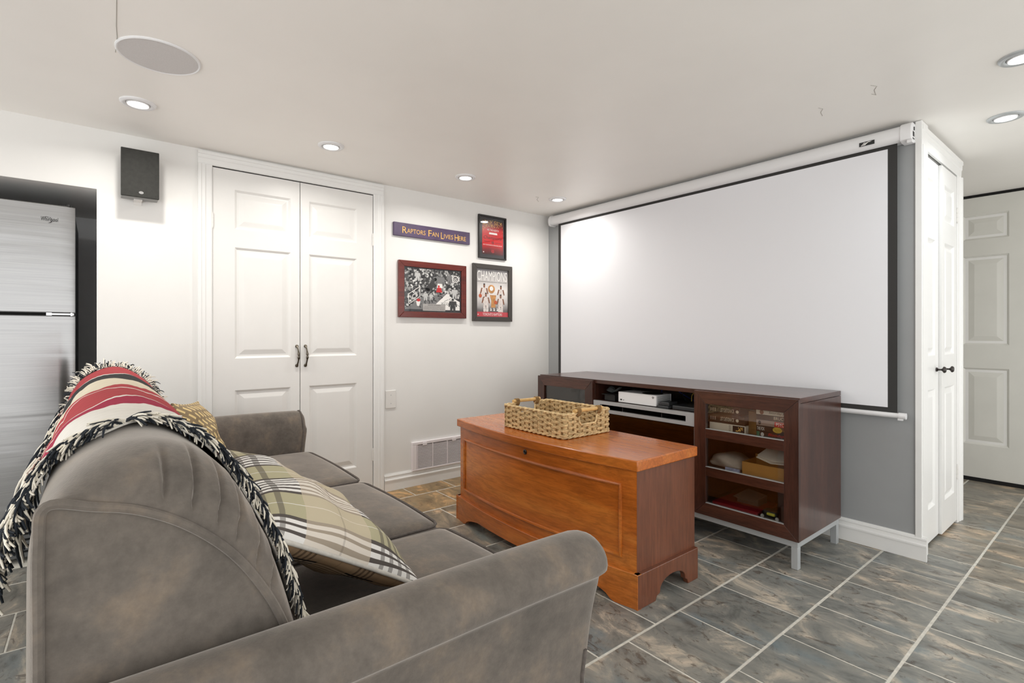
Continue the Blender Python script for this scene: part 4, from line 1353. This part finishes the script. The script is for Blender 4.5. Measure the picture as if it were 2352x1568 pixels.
tape('dark brown video sleeve with cream capital letters, fourth up the right stack', RX0, RX1, zs + 0.0845, zs + 0.110, M['dk2'], deco=deco_txt('BRUCE LEE', M['print_cream'], .50, 1.0, .28, .85))
tape('cream video sleeve on top of the right stack', RX0, RX1, zs + 0.1105, zs + 0.134, M['cream'], deco=deco_txt('Saturday Fever', M['print_brown'], .36, .98, .2, .8, 0.3, ex_dark))
slab('tape_box', 'gold and brown box between the two stacks of video sleeves', 'box', 2.045, 2.092, -0.53, -0.42, zs, zs + 0.115, plain('brown_gold_box', (120, 92, 52), 0.3, var=0.4, vscale=14), 0.0015)

# middle shelf of the cabinet: paper bag, carton, envelopes
def crumpled(name, label, cat, c, h, mat, amp, seed):
    vs, fs = rounded_box(c, h, min(h) * 0.8, 10)
    r = random.Random(seed)
    ph = [r.uniform(0, 6) for _ in range(6)]
    out = []
    for p in vs:
        q = p - Vector(c)
        k = 1 + amp * (math.sin(40 * q.x + ph[0]) + math.sin(57 * q.z + 33 * q.x + ph[1]) + math.sin(48 * q.y + ph[2])) / 3
        zz = max(c[2] - h[2], c[2] + q.z * k - (0.35 * h[2] * abs(q.x) / h[0] if q.z > 0 else 0))
        out.append((c[0] + q.x * k, c[1] + q.y * k, zz))
    o = MB().add(out, fs).build(name, mat, None, smooth=True)
    tag(o, label, cat)
    return o
crumpled('paper_bag', 'crumpled white bag on the middle shelf behind glass', 'bag', (1.922, -0.47, 0.4205), (0.098, 0.085, 0.0345), plain('white_bag_plastic', (168, 160, 150), 0.45, var=0.1, vscale=30), 0.22, 4)
o = empty('cardboard_box', (2.14, -0.48, 0.3855))
tag(o, 'open brown cardboard box on the middle shelf behind glass', 'box')
BX0, BX1, BY0, BY1, BZ = 2.025, 2.262, -0.556, -0.41, 0.3855
box('base', M['card'], o, BX0, BX1, BY0, BY1, BZ, BZ + 0.018, bev=0.001)
box('front_wall', M['card'], o, BX0, BX1, BY0, BY0 + 0.004, BZ + 0.018, BZ + 0.062)
box('side_wall', M['card'], o, BX0, BX0 + 0.004, BY0 + 0.004, BY1, BZ + 0.018, BZ + 0.062)
box('back_wall', M['card'], o, BX0, BX1, BY1 - 0.004, BY1, BZ + 0.018, BZ + 0.080)
o = empty('envelope', (2.17, -0.49, 0.43))
tag(o, 'cream envelopes lying askew on the open cardboard box', 'envelope')
for k in range(2):
    F = frame((2.085 + 0.006 * k, -0.545, 0.4678 + 0.012 * k), (0.95, 0.1, -0.06), (0.02, 0.62, 0.30), (0, -0.3, 0.95))
    MB().prism([(0.0, 0.02), (0.08, -0.015), (0.17, 0.01), (0.17, 0.13), (0.02, 0.13)], F, 0, 0.003).build('sheet', M['paper'], o)
slab('magazine', 'blue and white magazine under the crumpled bag', 'magazine', 1.94, 2.015, -0.566, -0.557, 0.3855, 0.403, plain('magazine_print', (150, 160, 190), 0.4, var=0.5, vscale=60), 0.0005)
# bottom shelf
o = box('folder', plain('red_folder', (150, 22, 34), 0.4), None, 1.86, 2.10, -0.55, -0.33, 0.1905, 0.206, bev=0.002)
tag(o, 'flat red folder on the bottom shelf behind glass', 'folder')
F = frame((1.95, -0.50, 0.240), (0.9, 0.25, 0.05), (-0.1, 0.7, 0.25), (0, -0.35, 0.93))
mb = MB().prism([(0, 0), (0.11, -0.05), (0.16, 0.05), (0.05, 0.11)], F, 0, 0.004)
mb.box(1.95, 2.06, -0.46, -0.36, 0.2062, 0.243)
o = mb.build('paper_packet', plain('brown_grey_paper', (92, 80, 72), 0.7), None)
tag(o, 'grey-brown paper packet lying on the red folder', 'packet')
o = empty('toy', (2.155, -0.53, 0.1905))
tag(o, 'small black and yellow object on the bottom shelf', 'toy')
vs, fs = rounded_box((2.155, -0.525, 0.211), (0.035, 0.025, 0.020), 0.012, 5)
MB().add(vs, fs).build('body', M['black'], o, smooth=True)
vs, fs = rounded_box((2.165, -0.550, 0.215), (0.020, 0.006, 0.007), 0.005, 4)
MB().add(vs, fs).build('yellow_patch', plain('yellow_plastic', (206, 198, 70), 0.4), o, smooth=True)
for x in (2.125, 2.195):
    MB().lathe([(0.008, -0.004), (0.009, 0), (0.008, 0.004)], (x, -0.552, 0.200), (0, 1, 0), 14).build('wheel', M['g3'], o, smooth=True)

# ------------------------------------------------------------------ blanket chest
ch = empty('blanket_chest', (1.40, -1.22, 0))
tag(ch, 'orange cherry wood blanket chest with a bowed front and bracket feet', 'chest')
HX0, HX1, HY1 = 0.757, 2.032, -1.003
def bow(x, amt=0.062):
    u = (x - HX0) / (HX1 - HX0)
    return amt * max(0, 1 - (2 * u - 1) ** 2)
def bowed(x0, x1, yf, yb, n=32, amt=0.062):
    xs = [x0 + (x1 - x0) * k / n for k in range(n + 1)]
    return [(x, yf - bow(x, amt)) for x in xs] + [(x1, yb), (x0, yb)]
Fz = frame((0, 0, 0), (1, 0, 0), (0, 1, 0), (0, 0, 1))
MB().prism(bowed(HX0, HX1, -1.418, HY1), Fz, 0.10, 0.545).build('body', [M['cherry']], ch, smooth=True)
for x0, x1 in ((HX0 - 0.0008, HX0 + 0.003), (HX1 - 0.003, HX1 + 0.0008)):
    box('end_panel', M['cherry_z_shaded'], ch, x0, x1, -1.4175, HY1 - 0.0005, 0.13, 0.5445)
MB().prism(bowed(HX0 - 0.016, HX1 + 0.016, -1.434, HY1 + 0.0, amt=0.064), Fz, 0.545, 0.588).build('lid', M['cherry'], ch, smooth=True, bev=0.004)
# raised moulding on the front
mb = MB()
path = []
a0, a1, b0, b1 = 0.820, 1.962, 0.190, 0.478
for k in range(33):
    x = a0 + (a1 - a0) * k / 32
    path.append((x, -1.420 - bow(x), b0))
for k in range(1, 8):
    path.append((a1, -1.420 - bow(a1), b0 + (b1 - b0) * k / 8))
for k in range(33):
    x = a1 - (a1 - a0) * k / 32
    path.append((x, -1.420 - bow(x), b1))
for k in range(1, 8):
    path.append((a0, -1.420 - bow(a0), b1 - (b1 - b0) * k / 8))
mb.tube(path, 0.0078, 8, closed=True)
mb.build('moulding', M['cherry'], ch, smooth=True)
# plinth with cut-out bracket feet: front, back and two ends
PZ = 0.138
def arch(t, lo=0.0):
    return lo
def front_profile(x0, x1, yf, thick):
    n = 64
    ring = []
    mbb = MB()
    L = x1 - x0
    top_o, bot_o, top_i, bot_i = [], [], [], []
    for k in range(n + 1):
        x = x0 + L * k / n
        e = min(x - x0, x1 - x)
        if e < 0.115: zb = 0.0
        elif e < 0.135: zb = 0.016 * ((e - 0.115) / 0.02)
        else: zb = 0.016 + 0.042 * min(1, (e - 0.135) / 0.14) ** 0.6
        y = yf - bow(x, 0.064)
        top_o.append((x, y, PZ - 0.0012)); bot_o.append((x, y, zb)); top_i.append((x, y + thick, PZ)); bot_i.append((x, y + thick, zb))
    tp = [(x, y + 0.0015, PZ) for x, y, z in top_o]
    mbb.loft([bot_i, bot_o, top_o, tp, top_i], closed_ring=False, cap=False)
    v = len(mbb.v)
    mbb.add([bot_i[0], bot_o[0], top_o[0], tp[0], top_i[0]], [(0, 1, 2, 3, 4)])
    mbb.add([bot_i[-1], bot_o[-1], top_o[-1], tp[-1], top_i[-1]], [(4, 3, 2, 1, 0)])
    return mbb
front_profile(HX0 - 0.018, HX1 + 0.018, -1.436, 0.026).build('plinth_front', M['cherry'], ch)
def side_plinth(x0, x1):
    yf, yb = -1.436, HY1
    pts = [(yb, 0), (yb, PZ - 0.004), (yb, PZ), (yf + 0.0005, PZ), (yf + 0.0005, 0), (yf + 0.120, 0), (yf + 0.128, 0.018), (yf + 0.150, 0.024)]
    cx_, r = (yf + 0.15 + yb - 0.10) / 2, (yb - 0.10 - yf - 0.15) / 2
    for k in range(13):
        t = math.pi - math.pi * k / 12
        pts.append((cx_ + r * math.cos(t), 0.028 + 0.052 * math.sin(t) ** 0.8))
    pts += [(yb - 0.085, 0.020), (yb - 0.078, 0.0)]
    F = frame((x0, 0, 0), (0, 1, 0), (0, 0, 1), (1, 0, 0))
    return MB().prism(pts, F, 0, x1 - x0).build('plinth_side', M['cherry_z_shaded'], ch, bev=0.003)
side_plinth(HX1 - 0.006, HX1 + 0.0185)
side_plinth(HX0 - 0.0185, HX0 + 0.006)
lk = MB().lathe([(0.0, -0.003), (0.012, -0.001), (0.012, 0.003), (0.008, 0.005), (0.006, 0.003), (0.0, 0.003)], (1.42, -1.4185 - bow(1.42), 0.520), (0, -1, 0), 20)
lk.build('lock', M['bronze'], ch, smooth=True)

# ------------------------------------------------------------------ woven basket
bk_ = empty('basket', (1.345, -1.205, 0.588))
tag(bk_, 'rectangular woven seagrass basket with bamboo handles on the chest', 'basket')
KX0, KX1, KY0, KY1, KZ0, KZ1 = 1.108, 1.585, -1.382, -1.035, 0.5885, 0.706
def rrect(x0, x1, y0, y1, r, step=0.007):
    pts = []
    segs = [((x0 + r, y0), (x1 - r, y0)), ((x1 - r, y0 + r), -90), ((x1, y0 + r), (x1, y1 - r)), ((x1 - r, y1 - r), 0), ((x1 - r, y1), (x0 + r, y1)), ((x0 + r, y1 - r), 90), ((x0, y1 - r), (x0, y0 + r)), ((x0 + r, y0 + r), 180)]
    for s in segs:
        if isinstance(s[1], tuple):
            L = math.dist(*s); n = max(2, int(L / step))
            for k in range(n):
                t = k / n
                pts.append((s[0][0] + (s[1][0] - s[0][0]) * t, s[0][1] + (s[1][1] - s[0][1]) * t))
        else:
            n = max(2, int(r * 1.57 / step))
            for k in range(n):
                a = math.radians(s[1] + 90 * k / n)
                pts.append((s[0][0] + r * math.cos(a), s[0][1] + r * math.sin(a)))
    return pts
base_pts = rrect(KX0 + 0.007, KX1 - 0.007, KY0 + 0.007, KY1 - 0.007, 0.022)
NP = len(base_pts)
nrm = []
for i in range(NP):
    a, b = base_pts[i - 1], base_pts[(i + 1) % NP]
    t = Vector((b[0] - a[0], b[1] - a[1])).normalized()
    nrm.append((t.y, -t.x))
arc = [0.0]
for i in range(1, NP + 1):
    arc.append(arc[-1] + math.dist(base_pts[i - 1], base_pts[i % NP]))
per = arc[-1]
nst = 46                                   # stakes around
rb = random.Random(11)
weave = MB()
rows, strands = 8, 3
rowh = (KZ1 - KZ0 - 0.016) / rows
def hole(x, y, z):
    return (abs(y - (KY0 + KY1) / 2) < 0.062 and KZ0 + 0.058 < z < KZ1 - 0.002 and (x < KX0 + 0.03 or x > KX1 - 0.03))
for r_ in range(rows):
    for s_ in range(strands):
        z = KZ0 + 0.010 + r_ * rowh + (s_ + 0.5) * rowh / strands * 0.96
        ph = rb.uniform(-0.3, 0.3)
        run = []
        def flush(run):
            if len(run) > 2:
                weave.tube(run, rowh / strands * 0.62, 5, cap=True)
        for i in range(NP + 1):
            k = i % NP
            u = arc[i] / per * nst * math.pi * 0.66
            off = 0.0045 * math.copysign(abs(math.sin(u + math.pi * r_)) ** 0.7, math.sin(u + math.pi * r_)) + 0.0012 * math.sin(9 * u + ph * 9)
            zz = z + 0.0010 * math.sin(3.1 * u + s_ * 2 + r_) + rb.uniform(-0.0006, 0.0006)
            p = (base_pts[k][0] + nrm[k][0] * off, base_pts[k][1] + nrm[k][1] * off, zz)
            if hole(*p):
                flush(run); run = []
            else:
                run.append(p)
        flush(run)
weave.build('weave', M['weave'], bk_, smooth='all', kind='stuff', fix=False)
stk = MB()
for k in range(nst * 1):
    s = (k + 0.5) / nst * per
    i = min(NP - 1, np.searchsorted(arc, s))
    p = base_pts[i]
    z1 = KZ1 - 0.004
    if hole(p[0], p[1], KZ0 + 0.08): z1 = KZ0 + 0.058
    for dd in (-0.0025, 0.0025):
        stk.tube([(p[0] + dd * -nrm[i][1], p[1] + dd * nrm[i][0], KZ0 + 0.004), (p[0] + dd * -nrm[i][1], p[1] + dd * nrm[i][0], z1)], 0.0026, 5)
stk.build('stakes', M['weave_dark'], bk_, smooth='all', kind='stuff', fix=False)
def braid(name, z, hole_cut, r=0.0052, amp=0.003):
    mb = MB()
    for ph in (0, math.pi):
        run = []
        for i in range(NP + 1):
            k = i % NP
            u = arc[i] / 0.011
            p = (base_pts[k][0] + nrm[k][0] * amp * math.cos(u + ph), base_pts[k][1] + nrm[k][1] * amp * math.cos(u + ph), z + amp * math.sin(u + ph))
            if hole_cut and abs(p[1] - (KY0 + KY1) / 2) < 0.060 and (p[0] < KX0 + .03 or p[0] > KX1 - .03):
                if len(run) > 2: mb.tube(run, r, 6)
                run = []
            else:
                run.append(p)
        if len(run) > 2: mb.tube(run, r, 6)
    return mb.build(name, M['weave'], bk_, smooth='all', fix=False)
braid('rim', KZ1, True)
braid('foot_rim', KZ0 + 0.0075, False, 0.0042)
bmx = (KY0 + KY1) / 2
for xs in (KX0 + 0.006, KX1 - 0.006):
    # braided sill under the hand hole
    mb = MB()
    mb.tube([(xs, bmx - 0.066, KZ1), (xs, bmx - 0.062, KZ0 + 0.075), (xs, bmx - 0.05, KZ0 + 0.060), (xs, bmx + 0.05, KZ0 + 0.060), (xs, bmx + 0.062, KZ0 + 0.075), (xs, bmx + 0.066, KZ1)], 0.0052, 7)
    mb.build('hole_edge', M['weave'], bk_, smooth='all')
    hb = MB().tube([(xs, bmx - 0.098, KZ1 + 0.012), (xs, bmx - 0.03, KZ1 + 0.0135), (xs, bmx + 0.04, KZ1 + 0.0125), (xs, bmx + 0.098, KZ1 + 0.0135)], [0.0095, 0.0088, 0.0092, 0.0098], 14)
    hd = hb.build('handle', M['bamboo'], bk_, smooth=True)
    for yy in (bmx - 0.072, bmx + 0.072):
        rp = MB()
        for k in range(5):
            y = yy - 0.010 + 0.005 * k
            rp.tube([(xs + 0.0135 * math.cos(t), y + 0.002 * math.sin(t * 2), KZ1 + 0.006 + 0.019 * math.sin(t)) for t in np.linspace(0, 2 * math.pi, 15)[:-1]], 0.0024, 5, closed=True)
        rp.build('lashing', M['weave_dark'], hd, smooth='all', fix=False)
box('bottom', M['weave_dark'], bk_, KX0 + 0.010, KX1 - 0.010, KY0 + 0.010, KY1 - 0.010, KZ0 + 0.004, KZ0 + 0.008)

# ------------------------------------------------------------------ sofa
so = empty('sofa', (1.47, -2.70, 0))
tag(so, 'grey-brown microsuede three-seat sofa with rolled arms and back', 'sofa')
SX0, SX1 = 0.375, 2.488
P_ctrl = [(-2.80, 0.12), (-2.80, 0.30), (-2.805, 0.46), (-2.825, 0.58), (-2.850, 0.69), (-2.882, 0.785), (-2.925, 0.865), (-2.98, 0.915), (-3.04, 0.932), (-3.098, 0.918), (-3.140, 0.880), (-3.158, 0.82), (-3.161, 0.70), (-3.161, 0.40), (-3.161, 0.12)]
A_ctrl = [(-2.81, 0.12), (-2.81, 0.30), (-2.82, 0.46), (-2.845, 0.57), (-2.872, 0.66), (-2.905, 0.728), (-2.945, 0.785), (-2.995, 0.832), (-3.045, 0.862), (-3.092, 0.877), (-3.136, 0.886), (-3.143, 0.84), (-3.143, 0.70), (-3.144, 0.40), (-3.144, 0.12)]
NPf = 420
# shared parameter so that both outlines correspond point by point
def outline(ctrl, n):
    C = np.array(ctrl)
    ts = np.linspace(0, len(C) - 1, n)
    mm = np.gradient(C, axis=0)
    out = []
    for t in ts:
        i = min(len(C) - 2, int(t)); s = t - i
        out.append((2*s**3-3*s**2+1)*C[i] + (s**3-2*s**2+s)*mm[i] + (-2*s**3+3*s**2)*C[i+1] + (s**3-s**2)*mm[i+1])
    return np.array(out)
PP, AA = outline(P_ctrl, NPf), outline(A_ctrl, NPf)
tang = np.gradient(PP, axis=0)
PN = np.stack([-tang[:, 1], tang[:, 0]], 1)
PN /= np.linalg.norm(PN, axis=1)[:, None]
cen = PP.mean(0)
if np.sum((PP - cen) * PN) < 0: PN = -PN
sidx = np.linspace(0, len(P_ctrl) - 1, NPf)
pleats = [(4.55, 0.075), (5.1, 0.075), (5.75, 0.11), (6.25, 0.12), (6.85, 0.10), (7.5, 0.06)]
def back_ring(x):
    """outline of the sofa back at x, rounded over towards both ends"""
    L = 0.135
    e = min(x - SX0, SX1 - x)
    if e >= L:
        w = 0.0
    else:
        t = (L - e) / L
        w = 1 - math.sqrt(max(0.0, 1 - t * t))
    R = PP * (1 - w) + AA * w
    if e < 0.16 and x > 1.4:
        d = np.zeros(NPf)
        for s0, ln in pleats:
            drift = s0 + (e) * 1.5
            win = max(0.0, min(1.0, e / 0.012)) * max(0.0, 1 - (e / (ln + 0.03)) ** 2)
            g = (sidx - drift) / 0.075
            d += -0.0105 * win * np.exp(-g ** 2) + 0.0035 * win * np.exp(-((sidx - drift - 0.16) / 0.10) ** 2)
        R = R + PN * d[:, None]
    return R
ex = [0.0, 0.002, 0.005, 0.009, 0.014, 0.020, 0.027, 0.035, 0.044, 0.054, 0.065, 0.077, 0.090, 0.104, 0.119, 0.135, 0.15, 0.18]
xs_ = [SX0 + e for e in ex] + list(np.linspace(SX0 + 0.25, SX1 - 0.25, 24)) + [SX1 - e for e in reversed(ex)]
rings = []
for x in xs_:
    R = back_ring(x)
    # gentle slack in the cover
    sl = 0.004 * np.sin(x * 9 + sidx * 0.7) * np.clip((sidx - 2) / 3, 0, 1) * np.clip((10 - sidx) / 3, 0, 1)
    R = R + PN * sl[:, None] * (0 if min(x - SX0, SX1 - x) < 0.02 else 1)
    rings.append([(x, y, z) for y, z in R])
MB().loft(rings).build('backrest', M['fabric'], so, smooth=True)
for xe, sg in ((SX0, -1), (SX1, 1)):
    pth = [(xe + sg * 0.001, y, z) for y, z in AA[95:NPf - 4:4]]
    MB().tube(pth, 0.0062, 8).build('piping', M['piping'] if False else M['fabric'], so, smooth=True)
    pth = [(xe + sg * 0.003, y * 0.0 + (-2.9 + (y + 2.9) * 0.96), z - 0.016 - 0.004 * math.sin(k * 0.2)) for k, (y, z) in enumerate(AA[200:320:6])]

# arms
def arm(flip, fy=0.0):
    prof = [(2.440, 0.10), (2.440, 0.44), (2.448, 0.54), (2.462, 0.605), (2.484, 0.646), (2.512, 0.665), (2.545, 0.669), (2.575, 0.660), (2.597, 0.640), (2.606, 0.614), (2.601, 0.596), (2.588, 0.588), (2.578, 0.580), (2.570, 0.55), (2.562, 0.50), (2.557, 0.42), (2.555, 0.30), (2.555, 0.10)]
    C = catmull(prof, 90)
    c0 = np.array([2.52, 0.45])
    ys = [(-3.13, 0), (-2.9, 0), (-2.7, 0), (-2.55, 0), (-2.47, 0), (-2.40, 0), (-2.35, 0), (-2.31, 0), (-2.285, 0), (-2.268, 0.002), (-2.255, 0.006), (-2.246, 0.012), (-2.240, 0.020), (-2.2375, 0.028)]
    rings = []
    for y, ins in ys:
        y += fy * max(0, min(1, (y + 3.13) / 0.6))
        t = max(0.0, min(1.0, (y + 2.62) / 0.37))
        drop = 0.006 * t * t
        ring = []
        T = np.gradient(C, axis=0); Nn = np.stack([T[:, 1], -T[:, 0]], 1); Nn /= np.linalg.norm(Nn, axis=1)[:, None] + 1e-9
        for k, (x, z) in enumerate(C):
            if z > 0.575:
                rc = np.array([2.528, 0.600])
                xx, zz = np.array([x, z]) + (rc - np.array([x, z])) * min(0.75, ins / 0.055)
            else:
                xx, zz = x + (2.50 - x) * min(0.4, ins / 0.10), z
            zz -= drop * max(0, min(1, (zz - 0.35) / 0.25))
            # lower front leans back under the roll
            yy = y - 0.03 * max(0, min(1, (0.56 - zz) / 0.2)) * max(0, min(1, (y + 2.6) / 0.3))
            if flip: xx = SX0 + SX1 - xx + 0.004
            ring.append((xx, yy, zz))
        rings.append(ring)
    o = MB().loft(rings).build('arm', M['fabric'], so, smooth=True)
    sub = rings[9]
    MB().tube([(x, y + 0.010, z) for x, y, z in (sub[6:86:2] if flip else sub[66:86:2])], 0.0045, 7).build('piping', M['piping'], o, smooth=True)
    return o
arm(False)
arm(True, 0.045)

# seat
seatx = [(0.452, 1.176), (1.181, 1.832), (1.837, 2.440)]
for x0, x1 in seatx:
    vs, fs = rounded_box(((x0 + x1) / 2, -2.505, 0.395), ((x1 - x0) / 2, 0.312, 0.068), 0.045, 16, puff=0.022, puffy=0.012)
    o = MB().add(vs, fs).build('seat_cushion', M['fabric'], so, smooth='all')
    loop = rrect(x0 + 0.010, x1 - 0.010, -2.505 - 0.300, -2.505 + 0.306, 0.04, 0.02)
    MB().tube([(x, y + (0.012 * (1 - ((x - (x0 + x1) / 2) / ((x1 - x0) / 2)) ** 2) if y > -2.4 else 0), 0.451) for x, y in loop], 0.005, 7, closed=True).build('piping', M['piping'], o, smooth=True)
box('base', M['fabric'], so, 0.44, 2.45, -3.10, -2.27, 0.09, 0.330, bev=0.02)
for x in (0.50, 2.42):
    for y in (-3.05, -2.34):
        MB().lathe([(0.022, 0), (0.028, 0.09)], (x, y, 0), (0, 0, 1), 16).build('leg', M['black'], so, smooth=True)

# ------------------------------------------------------------------ throw blanket over the back
tb = empty('throw_blanket', (1.3, -3.0, 0.93))
tag(tb, 'cream, red and black striped throw with fringe over the sofa back', 'blanket')
s_lo, s_hi = 3.05, 11.55          # front hem to rear hem on the outline
NS, NX = 90, 40
def surf(s, x, off):
    """point on the sofa back at outline parameter s, lifted by off"""
    k = s / (len(P_ctrl) - 1) * (NPf - 1)
    i = int(min(NPf - 2, max(0, k))); f = k - i
    y, z = PP[i] * (1 - f) + PP[i + 1] * f
    n = PN[i] * (1 - f) + PN[i + 1] * f
    return Vector((x, y + n[0] * off, z + n[1] * off)), Vector((0, n[0], n[1]))
def near_edge(s):
    return 2.235 + 0.042 * abs(s - 8) ** 1.25 * 0.55 + 0.012 * math.sin(s * 3.1)
def far_edge(s):
    return 0.42 + 0.012 * math.sin(s * 2.3)
rng = np.linspace(s_lo, s_hi, NS)
top, bot = [], []
for s in rng:
    ra, rb2 = [], []
    for j in range(NX + 1):
        x = far_edge(s) + (min(near_edge(s), 2.40) - far_edge(s)) * j / NX
        lift = 0.0105 + 0.003 * math.sin(x * 14 + s * 1.9) + (0.02 * max(0, s - 10.4))
        ra.append(surf(s, x, lift)[0]); rb2.append(surf(s, x, 0.0075)[0])
    top.append(ra)
mb = MB()
mb.loft(top, closed_ring=False, cap=False)
o = mb.build('cloth', M['throw'], tb, smooth='all')
sol = o.modifiers.new('thickness', 'SOLIDIFY'); sol.thickness = 0.003; sol.offset = -1
# fringe: short loose yarns along both short sides and the rear hem
rf = random.Random(21)
fb, fw = MB(), MB()
def yarn(p, d, nrm_, L, mat_w, r=0.0021, droop=0.02):
    pts = []
    side = Vector((rf.uniform(-1, 1), rf.uniform(-1, 1), rf.uniform(-1, 1))) * 0.010
    for k in range(5):
        t = k / 4
        pts.append(p + d * (L * t) + side * (t * t) + nrm_ * (0.006 * math.sin(math.pi * t) ) + Vector((0, 0, -droop * t * t)))
    (fw if mat_w else fb).tube(pts, [r, r, r * 1.05, r * 0.95, r * 0.6], 5, cap=False)
for k in range(1000):
    s = rf.uniform(s_lo, s_hi)
    x = min(near_edge(s), 2.40)
    p, n = surf(s, x - 0.006, 0.010 + rf.uniform(0, 0.006) + 0.02 * max(0, s - 10.4))
    t_ = (surf(min(s + 0.1, s_hi), x, 0)[0] - surf(s, x, 0)[0]).normalized()
    down = t_ * (1 if s > 8.2 else -1)
    d = (Vector((0.55, 0, 0)) + down * rf.uniform(0.35, 1.0)).normalized()
    yarn(p, d, n, rf.uniform(0.025, 0.05), rf.random() < 0.45, 0.0019, 0.0)
for k in range(520):
    s = rf.uniform(s_lo, s_hi)
    x = far_edge(s)
    p, n = surf(s, x + 0.004, 0.010 + rf.uniform(0, 0.006))
    d = (Vector((-0.8, 0, 0)) + n * rf.uniform(0.0, 0.75) + Vector((0, rf.uniform(-.4, .4), rf.uniform(-.3, .3)))).normalized()
    yarn(p, d, n, rf.uniform(0.03, 0.06), rf.random() < 0.68, 0.0020, 0.01)
for k in range(420):
    x = rf.uniform(1.6, 2.40) if rf.random() < 0.7 else rf.uniform(0.5, 1.6)
    p, n = surf(s_hi - rf.uniform(0, 0.2), min(x, near_edge(s_hi)), 0.012 + 0.02 * max(0, s_hi - 10.4) + rf.uniform(-0.01, 0.012))
    d = (Vector((rf.uniform(-.15, .25), rf.uniform(-0.45, 0.0), -1))).normalized()
    yarn(p, d, n, rf.uniform(0.05, 0.095), rf.random() < 0.55, 0.0025, 0.0)
fb.build('fringe', M['yarn_black'], tb, smooth='all', kind='stuff', fix=False)
fw.build('fringe', M['yarn_white'], tb, smooth='all', kind='stuff', fix=False)

# ------------------------------------------------------------------ pillows
def pillow(name, label, mats, c, U, V, w, h, t, n=34, wr=0.004, seed=1, sag=0.0, twist=0.0):
    """knife-edge cushion; U, V span its face, the front faces U x V"""
    U, V = Vector(U).normalized(), Vector(V)
    V = (V - U * V.dot(U)).normalized()
    Nn = U.cross(V)
    mat = Matrix(((U.x, V.x, Nn.x, c[0]), (U.y, V.y, Nn.y, c[1]), (U.z, V.z, Nn.z, c[2]), (0, 0, 0, 1)))
    o = bpy.data.objects.new(name, None); COL.objects.link(o); o.matrix_world = mat
    tag(o, label, 'pillow', 'throw pillows on the sofa')
    r = random.Random(seed); ph = [r.uniform(0, 6) for _ in range(8)]
    def pt(a, b, sgn):
        k = 1 - 0.07 * (1 - a * a) * 0 
        x = a * w / 2 * (1 - 0.055 * (1 - b * b) ** 0 * (1 - abs(b) ** 2.0))
        y = b * h / 2 * (1 - 0.055 * (1 - abs(a) ** 2.0))
        f = max(0.0, (1 - abs(a) ** 2.6) * (1 - abs(b) ** 2.6)) ** 0.55
        z = sgn * t / 2 * f
        z += wr * f * (math.sin(7 * a + ph[0] + 4 * b) + math.sin(9 * b + ph[1] - 3 * a) + 0.6 * math.sin(15 * a + 6 * b + ph[2]))
        z += sag * (a * a + 0.3 * a * b) + twist * a * b
        return (x, y, z)
    g = np.linspace(-1, 1, n + 1)
    g = np.sign(g) * np.abs(np.sin(np.abs(g) * math.pi / 2)) ** 0.95
    for sgn, nm, mt in ((1, 'front_cover', mats[0]), (-1, 'back_cover', mats[1])):
        mb = MB()
        mb.loft([[pt(a, b, sgn) for a in g] for b in g], closed_ring=False, cap=False)
        me = bpy.data.meshes.new(nm); me.from_pydata(mb.v, [], mb.f if sgn > 0 else [tuple(reversed(f)) for f in mb.f]); me.materials.append(mt)
        me.polygons.foreach_set('use_smooth', [True] * len(me.polygons))
        q = bpy.data.objects.new(nm, me); COL.objects.link(q); q.parent = o
    edge = [pt(a, -1, 1) for a in g[:-1]] + [pt(1, b, 1) for b in g[:-1]] + [pt(a, 1, 1) for a in g[:0:-1]] + [pt(-1, b, 1) for b in g[:0:-1]]
    mb = MB().tube(edge, 0.0048, 7, closed=True)
    me = bpy.data.meshes.new('piping'); me.from_pydata(mb.v, [], mb.f); me.materials.append(mats[2])
    me.polygons.foreach_set('use_smooth', [True] * len(me.polygons))
    q = bpy.data.objects.new('piping', me); COL.objects.link(q); q.parent = o
    return o
M['pipe_cream'] = plain('cream_piping', (206, 202, 194), 0.9, var=0.1, vscale=60)
T1, T2, B1, B2 = Vector((2.27, -2.835, 0.705)), Vector((1.79, -2.85, 0.790)), Vector((2.215, -2.525, 0.520)), Vector((1.80, -2.545, 0.510))
cpos = (T1 + T2 + B1 + B2) / 4
pillow('throw_pillow', 'plaid pillow in olive, white and brown leaning by the near sofa arm', (M['plaid'], M['plaid_back'], M['pipe_cream']), tuple(cpos + Vector((0, 0.006, 0.008))), (T2 - T1) + (B2 - B1), (T1 - B1) + (T2 - B2), 0.50, 0.42, 0.15, seed=3, sag=-0.008, twist=0.022)
pillow('throw_pillow', 'small yellow geometric-patterned pillow at the far end of the sofa', (M['key'], M['plaid_back'], M['key']), (0.93, -2.765, 0.655), (-0.9, 0.35, -0.10), (-0.1, -0.32, 0.9), 0.34, 0.34, 0.12, seed=8)
